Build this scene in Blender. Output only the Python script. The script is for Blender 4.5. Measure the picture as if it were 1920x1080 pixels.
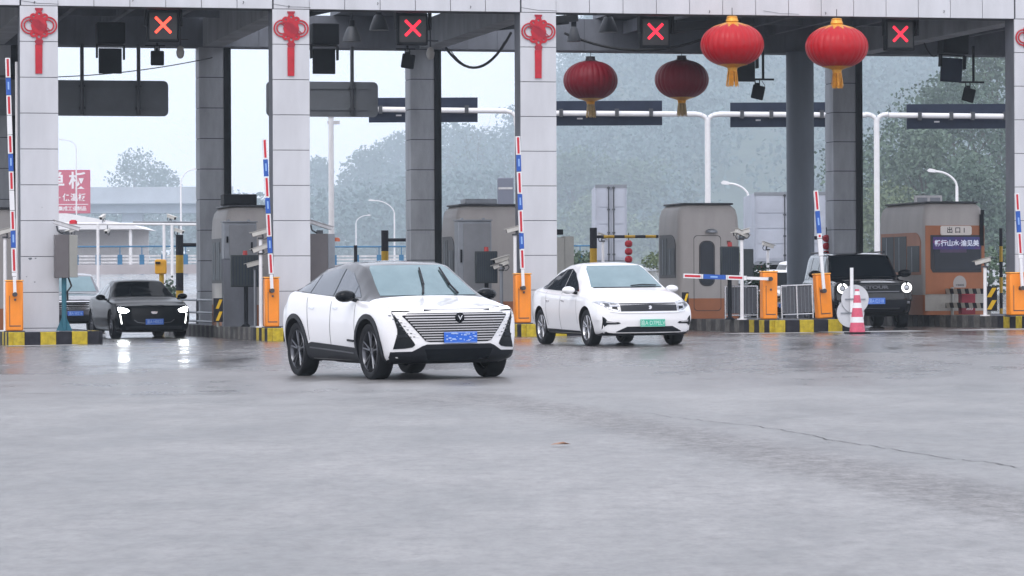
import bpy, bmesh, math, random
import numpy as np
from mathutils import Vector, Matrix
from mathutils.bvhtree import BVHTree
R = math.radians
sc = bpy.context.scene
col = sc.collection
for o in list(bpy.data.objects): bpy.data.objects.remove(o)

# ------------------------------------------------------------------ camera
F = 6600.0            # focal length in photo pixels (photo is 1920 wide)
CAMZ = 1.10
ROLL = 0.0045
HAZE = .0003
cam = bpy.data.objects.new('camera', bpy.data.cameras.new('camera'))
col.objects.link(cam); sc.camera = cam
cam.data.sensor_width = 36.0
cam.data.lens = 36.0 * F / 1920.0
cam.data.clip_start = 0.5; cam.data.clip_end = 6000
cam.matrix_world = Matrix.Translation((0, 0, CAMZ)) @ Matrix.Rotation(R(90), 4, 'X') @ Matrix.Rotation(-ROLL, 4, 'Z')
# ------------------------------------------------------------------ light
SUN_EL, SUN_AZ = R(52), R(200)
w = bpy.data.worlds.new('World'); sc.world = w; w.use_nodes = True
nt = w.node_tree; nt.nodes.clear()
wo = nt.nodes.new('ShaderNodeOutputWorld'); bg = nt.nodes.new('ShaderNodeBackground')
sky = nt.nodes.new('ShaderNodeTexSky'); sky.sky_type = 'NISHITA'; sky.sun_disc = False
sky.sun_elevation = SUN_EL; sky.sun_rotation = SUN_AZ; sky.dust_density = 4; sky.air_density = 1.2
mx = nt.nodes.new('ShaderNodeMix'); mx.data_type = 'RGBA'; mx.inputs[0].default_value = 0.86
mx.inputs[7].default_value = (10.2, 10.25, 11.2, 1)      # the even white of the cloud cover
nt.links.new(sky.outputs[0], mx.inputs[6]); nt.links.new(mx.outputs[2], bg.inputs[0])
bg.inputs[1].default_value = 0.15
nt.links.new(bg.outputs[0], wo.inputs[0])
sd = bpy.data.lights.new('sun', 'SUN'); sd.energy = 0.8; sd.angle = R(25); sd.color = (1, .97, .93)
so = bpy.data.objects.new('sun', sd); col.objects.link(so)
so.rotation_euler = (R(38), 0, R(-20))
sc.view_settings.view_transform = 'Standard'; sc.view_settings.look = 'None'
sc.view_settings.exposure = 0.15; sc.view_settings.gamma = 1
sc.cycles.max_bounces = 8; sc.cycles.volume_bounces = 4
sc.cycles.use_denoising = True

# ------------------------------------------------------------------ placing
PHI = R(13.0); CU, SU = math.cos(PHI), math.sin(PHI)
A0 = (-10.54, 78.6)
def unroll(px, py):
    return px, py + ROLL * (px - 960)
def sstep(t): t = max(0., min(1., t)); return t * t * (3 - 2 * t)
def g(X, Y):
    """ground height of the gently uneven plaza"""
    z = .009 * max(-30, min(30, X))
    z += -.068 * math.exp(-((X + 2) ** 2 + (Y - 46.5) ** 2) / (2 * 64.)) + .06 * math.exp(-((X - 1.5) ** 2 + (Y - 64) ** 2) / (2 * 40.))
    if Y > 104: z += 1.9 * sstep((Y - 104) / 44.)
    return z
def at(px, py, D):
    px, py = unroll(px, py)
    return Vector(((px - 960) / F * D, D, CAMZ - (py - 540) / F * D))
def fxy(px, v):
    """plan position on the line parallel to the gate front, v metres behind it"""
    t = (px - 960) / F
    u = (t * (A0[1] + v * CU) - A0[0] + v * SU) / (CU - t * SU)
    return A0[0] + u * CU - v * SU, A0[1] + u * SU + v * CU
def uof(px, v=0):
    t = (px - 960) / F
    return (t * (A0[1] + v * CU) - A0[0] + v * SU) / (CU - t * SU)
def uv(u, v): return A0[0] + u * CU - v * SU, A0[1] + u * SU + v * CU
def fp(px, py, v):
    X, Y = fxy(px, v)
    return at(px, py, Y)
KERB = .28
# ------------------------------------------------------------------ materials
MATS = {}
def mat(name, c, rough=.6, metal=0., emit=None, es=0., spec=.5, noise=0., nscale=3., coat=0., bump=0., bscale=30., streak=0., alpha=None, ior=None, c2=None, rvar=0., trans=0.):
    if name in MATS: return MATS[name]
    m = bpy.data.materials.new(name); m.use_nodes = True
    n = m.node_tree; b = n.nodes['Principled BSDF']; L = n.links
    c = tuple(c)[:3]
    b.inputs['Base Color'].default_value = (*c, 1); b.inputs['Roughness'].default_value = rough
    b.inputs['Metallic'].default_value = metal; b.inputs['Specular IOR Level'].default_value = spec
    b.inputs['Coat Weight'].default_value = coat; b.inputs['Coat Roughness'].default_value = .04
    b.inputs['Transmission Weight'].default_value = trans
    if ior: b.inputs['IOR'].default_value = ior
    if emit: b.inputs['Emission Color'].default_value = (*emit, 1); b.inputs['Emission Strength'].default_value = es
    tc = n.nodes.new('ShaderNodeTexCoord')
    if noise or c2:
        nz = n.nodes.new('ShaderNodeTexNoise'); nz.inputs['Scale'].default_value = nscale; nz.inputs['Detail'].default_value = 6
        nz.inputs['Roughness'].default_value = .62
        mp = n.nodes.new('ShaderNodeMapping'); L.new(tc.outputs['Object'], mp.inputs[0]); L.new(mp.outputs[0], nz.inputs['Vector'])
        if streak: mp.inputs['Scale'].default_value = (1, 1, streak)
        rp = n.nodes.new('ShaderNodeValToRGB'); rp.color_ramp.elements[0].position = .32; rp.color_ramp.elements[1].position = .68
        d = c2 if c2 else tuple(max(0, x * (1 - noise)) for x in c)
        u = c if c2 else tuple(min(1, x * (1 + noise * .6)) for x in c)
        rp.color_ramp.elements[0].color = (*d, 1); rp.color_ramp.elements[1].color = (*u, 1)
        L.new(nz.outputs[0], rp.inputs[0]); L.new(rp.outputs[0], b.inputs['Base Color'])
        if rvar:
            mr = n.nodes.new('ShaderNodeMapRange'); mr.inputs[3].default_value = rough - rvar; mr.inputs[4].default_value = rough + rvar
            L.new(nz.outputs[0], mr.inputs[0]); L.new(mr.outputs[0], b.inputs['Roughness'])
    if bump:
        n2 = n.nodes.new('ShaderNodeTexNoise'); n2.inputs['Scale'].default_value = bscale; n2.inputs['Detail'].default_value = 4
        L.new(tc.outputs['Object'], n2.inputs['Vector'])
        bp = n.nodes.new('ShaderNodeBump'); bp.inputs['Strength'].default_value = bump; bp.inputs['Distance'].default_value = .02
        L.new(n2.outputs[0], bp.inputs['Height']); L.new(bp.outputs[0], b.inputs['Normal'])
    MATS[name] = m
    return m
M = dict(
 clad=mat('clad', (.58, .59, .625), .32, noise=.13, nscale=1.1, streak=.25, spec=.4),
 clad2=mat('clad_edge', (.50, .52, .58), .34, noise=.10, nscale=.9, streak=.2),
 joint=mat('joint', (.06, .065, .08), .8),
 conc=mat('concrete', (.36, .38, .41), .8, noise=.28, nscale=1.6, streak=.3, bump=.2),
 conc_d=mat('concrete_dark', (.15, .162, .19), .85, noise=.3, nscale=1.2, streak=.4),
 conc_l=mat('concrete_light', (.42, .42, .44), .85, noise=.15, nscale=2),
 black=mat('black_plastic', (.008, .010, .014), .6, spec=.18, noise=.3, nscale=8),
 navy=mat('navy_board', (.018, .026, .05), .6, spec=.2, noise=.15, nscale=4),
 gsteel=mat('grey_steel', (.23, .25, .28), .45, metal=.3, noise=.12, nscale=3),
 dsteel=mat('dark_steel', (.06, .065, .075), .5, metal=.3, noise=.2, nscale=3),
 signback=mat('sign_back', (.15, .165, .185), .6, spec=.3, noise=.12, nscale=1.5),
 cab_br=mat('cabinet_brown', (.13, .12, .125), .45, metal=.4, noise=.12, nscale=3),
 cab_gr=mat('cabinet_grey', (.30, .30, .28), .45, metal=.3, noise=.1, nscale=3),
 white=mat('white_paint', (.78, .78, .80), .4, noise=.06, nscale=4),
 whitedirty=mat('white_dirty', (.62, .62, .64), .55, noise=.2, nscale=5, streak=.4),
 orange=mat('orange_paint', (.90, .27, .015), .42, noise=.10, nscale=4, streak=.5),
 orange2=mat('orange_edge', (.95, .42, .06), .42, noise=.12, nscale=4),
 red=mat('red_paint', (.55, .012, .03), .5, noise=.12, nscale=5),
 blue=mat('blue_paint', (.012, .09, .42), .45, noise=.12, nscale=6),
 yellow=mat('kerb_yellow', (.48, .36, .015), .7, noise=.35, nscale=9, bump=.2),
 kblack=mat('kerb_black', (.022, .022, .03), .75, spec=.2, noise=.4, nscale=9, bump=.2),
 yel2=mat('yellow_sign', (.80, .50, .01), .45, noise=.1),
 teal=mat('teal_post', (.015, .12, .17), .5, noise=.15),
 booth=mat('booth_cream', (.36, .34, .33), .5, noise=.14, nscale=1.5, streak=.3),
 booth_o=mat('booth_orange', (.32, .115, .048), .5, noise=.15, nscale=2, streak=.4),
 booth_g=mat('booth_gasket', (.02, .02, .025), .5),
 glass=mat('dark_glass', (.012, .018, .03), .10, spec=.3, noise=.3, nscale=2),
 glassb=mat('booth_glass', (.03, .045, .055), .4, spec=.12, noise=.5, nscale=1.2),
 chrome=mat('steel_rail', (.6, .61, .63), .22, metal=.9),
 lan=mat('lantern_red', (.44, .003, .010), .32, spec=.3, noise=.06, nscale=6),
 gold=mat('gold_trim', (.75, .36, .045), .4, metal=.35, noise=.2, nscale=14),
 knot=mat('knot_red', (.47, .010, .026), .6, noise=.15, nscale=9),
 knot2=mat('knot_dark', (.33, .010, .03), .6, noise=.1, nscale=9),
 xred=mat('x_lamp', (.5, 0, 0), .5, emit=(1, .018, .05), es=1.9),
 xred2=mat('x_lamp_bright', (.5, 0, 0), .5, emit=(1, .07, .04), es=2.6),
 cream=mat('camera_housing', (.52, .51, .48), .4, noise=.1),
 billb=mat('billboard_red_hazed', (.55, .10, .16), .6, noise=.08, nscale=.6),  # red paled in the colour itself to stand for haze
 billw=mat('billboard_white', (.85, .82, .84), .6),
 cone_p=mat('cone_pink', (.62, .09, .16), .5, noise=.15, nscale=12),
 guard=mat('guard_mesh', (.10, .105, .12), .6, metal=.3, noise=.25, nscale=30),
 rail_blue=mat('rail_blue', (.04, .16, .30), .6),
 trunk=mat('bark', (.09, .075, .06), .9, noise=.3),
 cable=mat('cable', (.01, .01, .012), .6),
 truckw=mat('truck_white', (.40, .43, .50), .5, noise=.12, nscale=1),
 tan=mat('orange_lens', (.5, .12, .05), .3),
)
# ------------------------------------------------------------------ mesh helpers
class MB:
    def __init__(s): s.v = []; s.f = []; s.m = []
    def add(s, vs, fs, mi=0):
        o = len(s.v); s.v += [tuple(p) for p in vs]
        for f in fs: s.f.append([i + o for i in f]); s.m.append(mi)
        return s
    def box(s, x0, x1, y0, y1, z0, z1, mi=0, M4=None):
        vs = [Vector(p) for p in ((x0,y0,z0),(x1,y0,z0),(x1,y1,z0),(x0,y1,z0),(x0,y0,z1),(x1,y0,z1),(x1,y1,z1),(x0,y1,z1))]
        if M4: vs = [M4 @ p for p in vs]
        return s.add(vs, [(0,3,2,1),(4,5,6,7),(0,1,5,4),(1,2,6,5),(2,3,7,6),(3,0,4,7)], mi)
    def bar(s, p0, p1, w, h=None, mi=0):
        """square bar between two points"""
        return s.cyl(p0, p1, w * .7071, n=4, mi=mi, tw=math.pi / 4, ky=(h / w if h else 1))
    def cyl(s, p0, p1, r0, r1=None, n=14, mi=0, tw=0., ky=1.):
        p0, p1 = Vector(p0), Vector(p1); r1 = r0 if r1 is None else r1
        d = (p1 - p0).normalized()
        a = Vector((0, 0, 1)) if abs(d.z) < .9 else Vector((0, 1, 0))
        e1 = d.cross(a).normalized(); e2 = d.cross(e1)
        vs = []
        for p, r in ((p0, r0), (p1, r1)):
            for k in range(n):
                t = 2 * math.pi * k / n + tw
                vs.append(p + e1 * (r * math.cos(t)) + e2 * (r * ky * math.sin(t)))
        fs = [(k, (k + 1) % n, n + (k + 1) % n, n + k) for k in range(n)] + [tuple(range(n))[::-1], tuple(range(n, 2 * n))]
        return s.add(vs, fs, mi)
    def tube(s, pts, r, n=8, mi=0):
        for a, b in zip(pts[:-1], pts[1:]): s.cyl(a, b, r, r, n, mi)
        return s
    def lathe(s, prof, n=24, c=(0, 0, 0), mi=0, rip=None, axis='z', arc=2 * math.pi, cap=True):
        vs = []
        for (r, z) in prof:
            for k in range(n):
                t = arc * k / n
                rr = r * (1 + (rip(t, z) if rip else 0))
                p = (rr * math.cos(t), rr * math.sin(t), z)
                if axis == 'y': p = (p[0], p[2], p[1])
                if axis == 'x': p = (p[2], p[0], p[1])
                vs.append((p[0] + c[0], p[1] + c[1], p[2] + c[2]))
        m = len(prof); fs = []
        for i in range(m - 1):
            for k in range(n):
                fs.append((i*n+k, i*n+(k+1)%n, (i+1)*n+(k+1)%n, (i+1)*n+k))
        if cap and prof[0][0] > 1e-6: fs.append(tuple(range(n))[::-1])
        if cap and prof[-1][0] > 1e-6: fs.append(tuple(range((m-1)*n, m*n)))
        return s.add(vs, fs, mi)
    def prism(s, poly, y0, y1, mi=0, plane='xz'):
        n = len(poly)
        def P(a, b, d):
            return {'xz': (a, d, b), 'yz': (d, a, b), 'xy': (a, b, d)}[plane]
        vs = [P(a, b, y0) for a, b in poly] + [P(a, b, y1) for a, b in poly]
        fs = [tuple(range(n)), tuple(range(n, 2*n))[::-1]] + [(k, n+k, n+(k+1)%n, (k+1)%n) for k in range(n)]
        return s.add(vs, fs, mi)
    def ring(s, cx, cz, ro, ri, y0, y1, mi=0, n=28, a0=0., a1=2*math.pi, kx=1.):
        full = abs(a1 - a0 - 2*math.pi) < 1e-6; m = n if full else n + 1
        vs = []
        for k in range(m):
            t = a0 + (a1 - a0) * k / n
            for r in (ro, ri):
                for y in (y0, y1): vs.append((cx + kx*r*math.cos(t), y, cz + r*math.sin(t)))
        fs = []
        for k in range(n):
            a, b = 4*k, 4*((k+1) % m)
            fs += [(a, b, b+2, a+2), (a+1, a+3, b+3, b+1), (a, a+1, b+1, b), (a+2, b+2, b+3, a+3)]
        return s.add(vs, fs, mi)
    def build(s, name, mats, parent=None, loc=None, rz=0, smooth=35, bevel=0, kind=None):
        me = bpy.data.meshes.new(name)
        me.from_pydata(s.v, [], s.f)
        if not isinstance(mats, (list, tuple)): mats = [mats]
        for m in mats: me.materials.append(m)
        if len(mats) > 1: me.polygons.foreach_set('material_index', s.m)
        bm = bmesh.new(); bm.from_mesh(me); bmesh.ops.recalc_face_normals(bm, faces=bm.faces); bm.to_mesh(me); bm.free()
        if smooth:
            me.shade_smooth(); me.set_sharp_from_angle(angle=R(smooth))
        o = bpy.data.objects.new(name, me); col.objects.link(o)
        if parent: o.parent = parent
        if loc is not None: o.location = loc
        if rz: o.rotation_euler.z = rz
        if bevel:
            b = o.modifiers.new('bevel', 'BEVEL'); b.width = bevel; b.segments = 2; b.limit_method = 'ANGLE'; b.angle_limit = R(50)
        if kind: o['kind'] = kind
        return o
def thing(name, label, cat, loc=(0, 0, 0), rz=0., group=None):
    o = bpy.data.objects.new(name, None); col.objects.link(o)
    o.empty_display_size = .2
    o.location = loc; o.rotation_euler.z = rz; o['label'] = label; o['category'] = cat
    if group: o['group'] = group
    return o
def tag(o, label, cat, group=None, kind=None):
    o['label'] = label; o['category'] = cat
    if group: o['group'] = group
    if kind: o['kind'] = kind
    return o
def dup(root, loc, rz=None, label=None, group=None):
    r = root.copy(); col.objects.link(r); r.location = loc
    if rz is not None: r.rotation_euler.z = rz
    if label: r['label'] = label
    if group: r['group'] = group
    for ch in list(root.children):
        c = ch.copy(); col.objects.link(c); c.parent = r
        for gch in list(ch.children):
            d = gch.copy(); col.objects.link(d); d.parent = c
    return r
def text(name, body, size, m, parent, mtx, ext=.004, off=0., align='CENTER', sx=1.):
    cu = bpy.data.curves.new('txt', 'FONT'); cu.body = body; cu.size = size; cu.extrude = ext; cu.offset = off
    cu.align_x = align; cu.align_y = 'CENTER'; cu.resolution_u = 3
    to = bpy.data.objects.new('txt', cu); col.objects.link(to)
    dg = bpy.context.evaluated_depsgraph_get()
    me = bpy.data.meshes.new_from_object(to.evaluated_get(dg))
    bpy.data.objects.remove(to); me.materials.clear(); me.materials.append(m)
    o = bpy.data.objects.new(name, me); col.objects.link(o)
    if parent: o.parent = parent
    me.transform(mtx @ Matrix.Diagonal((sx, 1, 1, 1)))
    return o
FACE_F = Matrix(((1,0,0,0),(0,0,-1,0),(0,1,0,0),(0,0,0,1)))      # text facing local -y
FACE_X = Matrix(((0,0,1,0),(1,0,0,0),(0,1,0,0),(0,0,0,1)))       # text facing local +x
def T3(x, y, z): return Matrix.Translation((x, y, z))
# ================================================================== SETTING
def asphalt():
    m = bpy.data.materials.new('wet_asphalt'); m.use_nodes = True
    n = m.node_tree; b = n.nodes['Principled BSDF']; L = n.links
    tc = n.nodes.new('ShaderNodeTexCoord')
    def noise(s, det=6, rough=.6, sx=1., sy=1.):
        mp = n.nodes.new('ShaderNodeMapping'); mp.inputs['Scale'].default_value = (sx, sy, 1)
        L.new(tc.outputs['Object'], mp.inputs[0])
        z = n.nodes.new('ShaderNodeTexNoise'); z.inputs['Scale'].default_value = s; z.inputs['Detail'].default_value = det
        z.inputs['Roughness'].default_value = rough; L.new(mp.outputs[0], z.inputs['Vector']); return z
    big = noise(.16, 5, .6, 1, .5); mid = noise(1.3, 6, .7, 1, .35); fine = noise(38, 3, .7, 1, .45); coarse = noise(8.5, 5, .75, 1, .42); grit = noise(120, 2, .6)
    def math2(op, a, bb=None, c=None):
        x = n.nodes.new('ShaderNodeMath'); x.operation = op
        for i, q in enumerate((a, bb, c)):
            if q is None: continue
            if isinstance(q, (int, float)): x.inputs[i].default_value = q
            else: L.new(q, x.inputs[i])
        return x.outputs[0]
    # damp patches of a few metres, broken by smaller blotches
    mixn = math2('ADD', math2('MULTIPLY', big.outputs[0], .58), math2('MULTIPLY', mid.outputs[0], .42))
    def ramp(src, p0, p1, c0, c1):
        r = n.nodes.new('ShaderNodeValToRGB'); r.color_ramp.elements[0].position = p0; r.color_ramp.elements[1].position = p1
        r.color_ramp.elements[0].color = (*c0, 1); r.color_ramp.elements[1].color = (*c1, 1); L.new(src, r.inputs[0]); return r.outputs[0]
    near = ramp(mixn, .36, .60, (.085, .083, .083), (.240, .238, .240))
    far = ramp(mixn, .38, .62, (.070, .062, .060), (.145, .136, .136))
    # the older, wetter asphalt begins beyond a ragged joint and swings towards the viewer on the right
    sx = n.nodes.new('ShaderNodeSeparateXYZ'); L.new(tc.outputs['Object'], sx.inputs[0])
    wob = math2('MULTIPLY', math2('SUBTRACT', mid.outputs[0], .5), 5.0)
    tt = math2('ADD', math2('SUBTRACT', sx.outputs[1], 38.2), wob)
    def step(src, a_, b_):
        mk = n.nodes.new('ShaderNodeMapRange'); mk.interpolation_type = 'SMOOTHSTEP'
        mk.inputs[1].default_value = a_; mk.inputs[2].default_value = b_; L.new(src, mk.inputs[0]); return mk.outputs[0]
    mask = math2('ADD', math2('MULTIPLY', step(tt, -.8, 1.6), .45), math2('MULTIPLY', step(sx.outputs[1], 40, 62), .55))
    # a strip of coarser worn surfacing running towards the viewer on the right
    cen = math2('SUBTRACT', 36., math2('MULTIPLY', math2('MAXIMUM', math2('ADD', sx.outputs[0], .2), 0), 7.))
    dd = math2('ADD', math2('ABSOLUTE', math2('SUBTRACT', sx.outputs[1], cen)), math2('MULTIPLY', wob, .5))
    band = math2('MULTIPLY', step(dd, 4.4, .8), step(sx.outputs[0], -2.2, -.6))
    mb_ = n.nodes.new('ShaderNodeMix'); mb_.data_type = 'RGBA'; L.new(mask, mb_.inputs[0]); L.new(near, mb_.inputs[6]); L.new(far, mb_.inputs[7])
    mx = n.nodes.new('ShaderNodeMix'); mx.data_type = 'RGBA'; mx.blend_type = 'MULTIPLY'; mx.inputs[0].default_value = .8; L.new(math2('ADD', math2('MULTIPLY', band, .55), .38), mx.inputs[0])
    speck = ramp(math2('ADD', math2('MULTIPLY', coarse.outputs[0], .6), math2('MULTIPLY', fine.outputs[0], .4)), .36, .62, (.45, .45, .46), (1.4, 1.4, 1.4))
    dk = n.nodes.new('ShaderNodeMix'); dk.data_type = 'RGBA'; L.new(math2('MULTIPLY', band, .32), dk.inputs[0]); L.new(mb_.outputs[2], dk.inputs[6]); dk.inputs[7].default_value = (.105, .098, .098, 1)
    L.new(dk.outputs[2], mx.inputs[6]); L.new(speck, mx.inputs[7]); L.new(mx.outputs[2], b.inputs['Base Color'])
    mr = n.nodes.new('ShaderNodeMapRange'); mr.inputs[1].default_value = .38; mr.inputs[2].default_value = .62
    mr.inputs[3].default_value = ROAD_R0; mr.inputs[4].default_value = ROAD_R1; L.new(mixn, mr.inputs[0])
    rgh = math2('ADD', math2('SUBTRACT', mr.outputs[0], math2('MULTIPLY', mask, ROAD_WET)), math2('MULTIPLY', band, .12))
    L.new(rgh, b.inputs['Roughness'])
    b.inputs['IOR'].default_value = 1.5; sp_ = n.nodes.new('ShaderNodeMapRange'); sp_.inputs[1].default_value = .36; sp_.inputs[2].default_value = .62; sp_.inputs[3].default_value = ROAD_SPEC * .7; sp_.inputs[4].default_value = ROAD_SPEC * 1.25
    L.new(math2('ADD', math2('MULTIPLY', coarse.outputs[0], .7), math2('MULTIPLY', mid.outputs[0], .3)), sp_.inputs[0]); L.new(sp_.outputs[0], b.inputs['Specular IOR Level'])
    hb = math2('ADD', math2('MULTIPLY', fine.outputs[0], .6), math2('MULTIPLY', coarse.outputs[0], math2('ADD', math2('MULTIPLY', band, .9), .35)))
    bp = n.nodes.new('ShaderNodeBump'); bp.inputs['Strength'].default_value = .45; bp.inputs['Distance'].default_value = .006
    L.new(hb, bp.inputs['Height']); L.new(bp.outputs[0], b.inputs['Normal'])
    return m
ROAD_R0, ROAD_R1, ROAD_SPEC, ROAD_WET = .34, .60, .6, .25
M['road'] = asphalt()

def grid_sheet(name, xs, ys, fz, m, kind='structure'):
    mb = MB(); nx = len(xs)
    for y in ys:
        for x in xs: mb.v.append((x, y, fz(x, y)))
    for j in range(len(ys) - 1):
        for i in range(nx - 1): mb.f.append([j*nx+i, j*nx+i+1, (j+1)*nx+i+1, (j+1)*nx+i]); mb.m.append(0)
    return mb.build(name, m, smooth=180, kind=kind)
xs = [-1140, -690, -430, -300, -180, -110, -70, -50] + [x * 1.5 for x in range(-26, 27)] + [50, 70, 110, 180, 300, 430, 690, 1140]
ys = [-40, -20, -5] + [y * 2.0 for y in range(0, 96)] + [200, 230, 280, 350, 450, 600, 900, 1300, 2000, 3000, 4280]
grid_sheet('ground', xs, ys, g, M['road'])

def ground_strip(name, pts, wd, m, lift=.005, seg=1.2):
    """a thin marking laid on the ground along a line of points"""
    mb = MB(); P = []
    for (a, b) in zip(pts[:-1], pts[1:]):
        a, b = Vector(a), Vector(b); k = max(1, int((b - a).length / seg))
        for i in range(k): P.append(a.lerp(b, i / k))
    P.append(Vector(pts[-1])); rnd = random.Random(3)
    for i, p in enumerate(P):
        d = (P[min(i+1, len(P)-1)] - P[max(i-1, 0)]).normalized(); nn = Vector((-d.y, d.x))
        ww = wd(i) if callable(wd) else wd
        for s in (-1, 1):
            q = p + nn * (s * ww / 2); mb.v.append((q.x, q.y, g(q.x, q.y) + lift))
        if i: mb.f.append([2*i-2, 2*i-1, 2*i+1, 2*i]); mb.m.append(0)
    return mb.build(name, m, smooth=0, kind='structure')
M['line'] = mat('apron_pale', (.50, .50, .51), .45, noise=.5, nscale=5, c2=(.26, .26, .27))
M['crack'] = mat('crack', (.06, .057, .06), .9)
M['seam'] = mat('seam', (.045, .042, .045), .5, noise=.4, nscale=3)
def gpt(px, py):
    """point of the ground seen at this photo pixel"""
    a, b = unroll(px, py); D = 60.
    for _ in range(60):
        X = (a - 960) / F * D; D = .5 * D + .5 * (CAMZ - g(X, D)) * F / (b - 540)
    return ((a - 960) / F * D, D)
# pale apron strips along the ends of the islands
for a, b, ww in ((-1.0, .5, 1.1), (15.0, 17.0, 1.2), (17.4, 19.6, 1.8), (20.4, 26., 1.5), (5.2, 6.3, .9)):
    ground_strip('apron_strip', [uv(a, -3.2), uv(b, -3.2)], ww, M['line'])
# old crack and repair seam
rnd = random.Random(8)
cr = [(1180, 770), (1260, 783), (1330, 790), (1420, 800), (1500, 812), (1560, 826), (1640, 838), (1700, 848), (1790, 862), (1850, 868), (1930, 880)]
pts = []
for (a, b) in zip(cr[:-1], cr[1:]):
    for k in range(6):
        t = k / 6; pts.append(gpt(a[0] + (b[0]-a[0]) * t + rnd.uniform(-3, 3), a[1] + (b[1]-a[1]) * t + rnd.uniform(-1.0, 1.0)))
ground_strip('road_crack', pts, lambda i: .004 + .008 * abs(math.sin(i * 1.7)) * min(1, i / 14), M['crack'], lift=.004, seg=.3)
pts = [gpt(x, 737 + 3 * math.sin(x * .006) + rnd.uniform(-.6, .6)) for x in range(-60, 700, 30)]
ground_strip('road_crack', pts, lambda i: .015 + .02 * abs(math.sin(i * .9)), M['seam'], lift=.004, seg=.5)
# a dead leaf on the wet road
lp = gpt(1048, 838); lf = MB()
lf.add([(-.07,0,.012),(-.03,.035,.02),(.04,.03,.03),(.085,0,.014),(.03,-.03,.026),(-.04,-.032,.016)], [(0,1,2,3,4,5)])
o = lf.build('dead_leaf', mat('dead_leaf', (.30, .17, .11), .6, noise=.3, nscale=30), loc=(lp[0], lp[1], g(*lp) + .004), rz=.4, smooth=0)
tag(o, 'small brown dead leaf lying on the wet asphalt', 'leaf')

# ------------------------------------------------------------------ columns
COLS = dict(A=75., B=547.5, C=1011., E=1935.)
UC = {k: uof(px, 0) for k, px in COLS.items()}
UC['D'] = (UC['C'] + UC['E']) / 2
UC['Z'] = UC['A'] - (UC['B'] - UC['A']); UC['H'] = UC['E'] + 5.75
TOPZ = 7.45
def front_column(u, label):
    X, Y = uv(u, 0)
    t = thing('gate_column', label, 'column', (X, Y, 0), PHI, 'white clad front columns of the toll gate')
    c = MB().box(-.415, .415, .03, .62, -.3, TOPZ - .003); c.build('concrete_core', M['conc_d'], t)
    k = 0; p = MB(); j = MB()
    z = TOPZ
    while z > -.2:
        p.box(-.422, .422, -.02, .03, z - .8 + .007, z - .007)
        z -= .8
    p.build('cladding', M['clad'], t, bevel=.004)
    j.box(-.418, .418, .0, .029, -.25, TOPZ - .006); j.build('joint_backing', M['joint'], t)
    return t
cA = front_column(UC['A'], 'white panel clad column at the left edge, red knot near its top')
for (x, z, s_) in ((-.22, 1.80, .045), (-.10, 1.81, .022), (-.30, 1.40, .016), (-.12, 1.28, .02), (.05, 2.95, .012)):
    MB().prism([(x - s_, z + s_*.3), (x - s_*.2, z - s_*.6), (x + s_*.9, z - s_*.2), (x + s_, z + s_*.5), (x + .1*s_, z + s_*.6)], -.0235, -.0202).build('chip', M['conc_d'], cA)
front_column(UC['B'], 'white panel clad column left of the white crossover')
front_column(UC['C'], 'white panel clad column behind the rear of the white sedan')
front_column(UC['E'], 'white panel clad column cut by the right edge of the photo')

def back_column(px, label, v=12.6, wd=.83, strip=True):
    X, Y = fxy(px, v)
    t = thing('concrete_column', label, 'column', (X, Y, 0), PHI, 'grey square rear columns of the toll gate')
    c = MB(); z = TOPZ
    MB().box(-wd/2 + .02, wd/2 - .02, .02, .69, -.3, TOPZ - .003).build('joint_backing', M['joint'], t)
    while z > -.3:
        c.box(-wd/2, wd/2, 0, .712, z - .8 + .011, z - .011); z -= .8
    c.build('shaft', M['conc'], t)
    if strip:
        s = MB().box(wd/2 - .19, wd/2 - .14, -.03, -.002, .1, TOPZ - .02).box(wd/2 - .06, wd/2, -.03, -.002, .1, TOPZ - .02).box(wd/2 - .14, wd/2 - .06, -.016, -.002, .1, TOPZ - .02)
        s.build('cable_duct', M['black'], t)
    return t
back_column(405, 'grey concrete rear column left of the white crossover, behind first booth')
back_column(800, 'grey concrete rear column above the roof of the white crossover')
back_column(1591, 'grey concrete rear column beside the round column')
back_column(6, 'dark rear column at the far left edge of the photo')
X, Y = fxy(1501.5, 12.2)
t = thing('round_column', 'thick round dark grey column between the lanterns and the black off-roader', 'column', (X, Y, 0))
MB().cyl((0,0,-.3), (0,0,TOPZ), .375, n=40).build('shaft', mat('round_conc', (.13, .155, .19), .6, noise=.15, nscale=1.5, streak=.2), t)
MB().cyl((0,0,-.2), (0,0,.75), .42, n=40).cyl((0,0,.75), (0,0,.80), .42, .377, n=40).build('base_collar', M['conc_d'], t)

# ------------------------------------------------------------------ roof of the gate
X, Y = uv(0, 0)
gate = thing('gate_roof', 'toll gate canopy with white panelled front beam on columns', 'canopy', (X, Y, 0), PHI)
uL, uR = UC['Z'] - 1.0, UC['H'] + .5
MB().box(uL, uR, .02, .60, TOPZ, 9.6).build('fascia_core', M['joint'], gate)
pan = MB(); step = .7965
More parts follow.
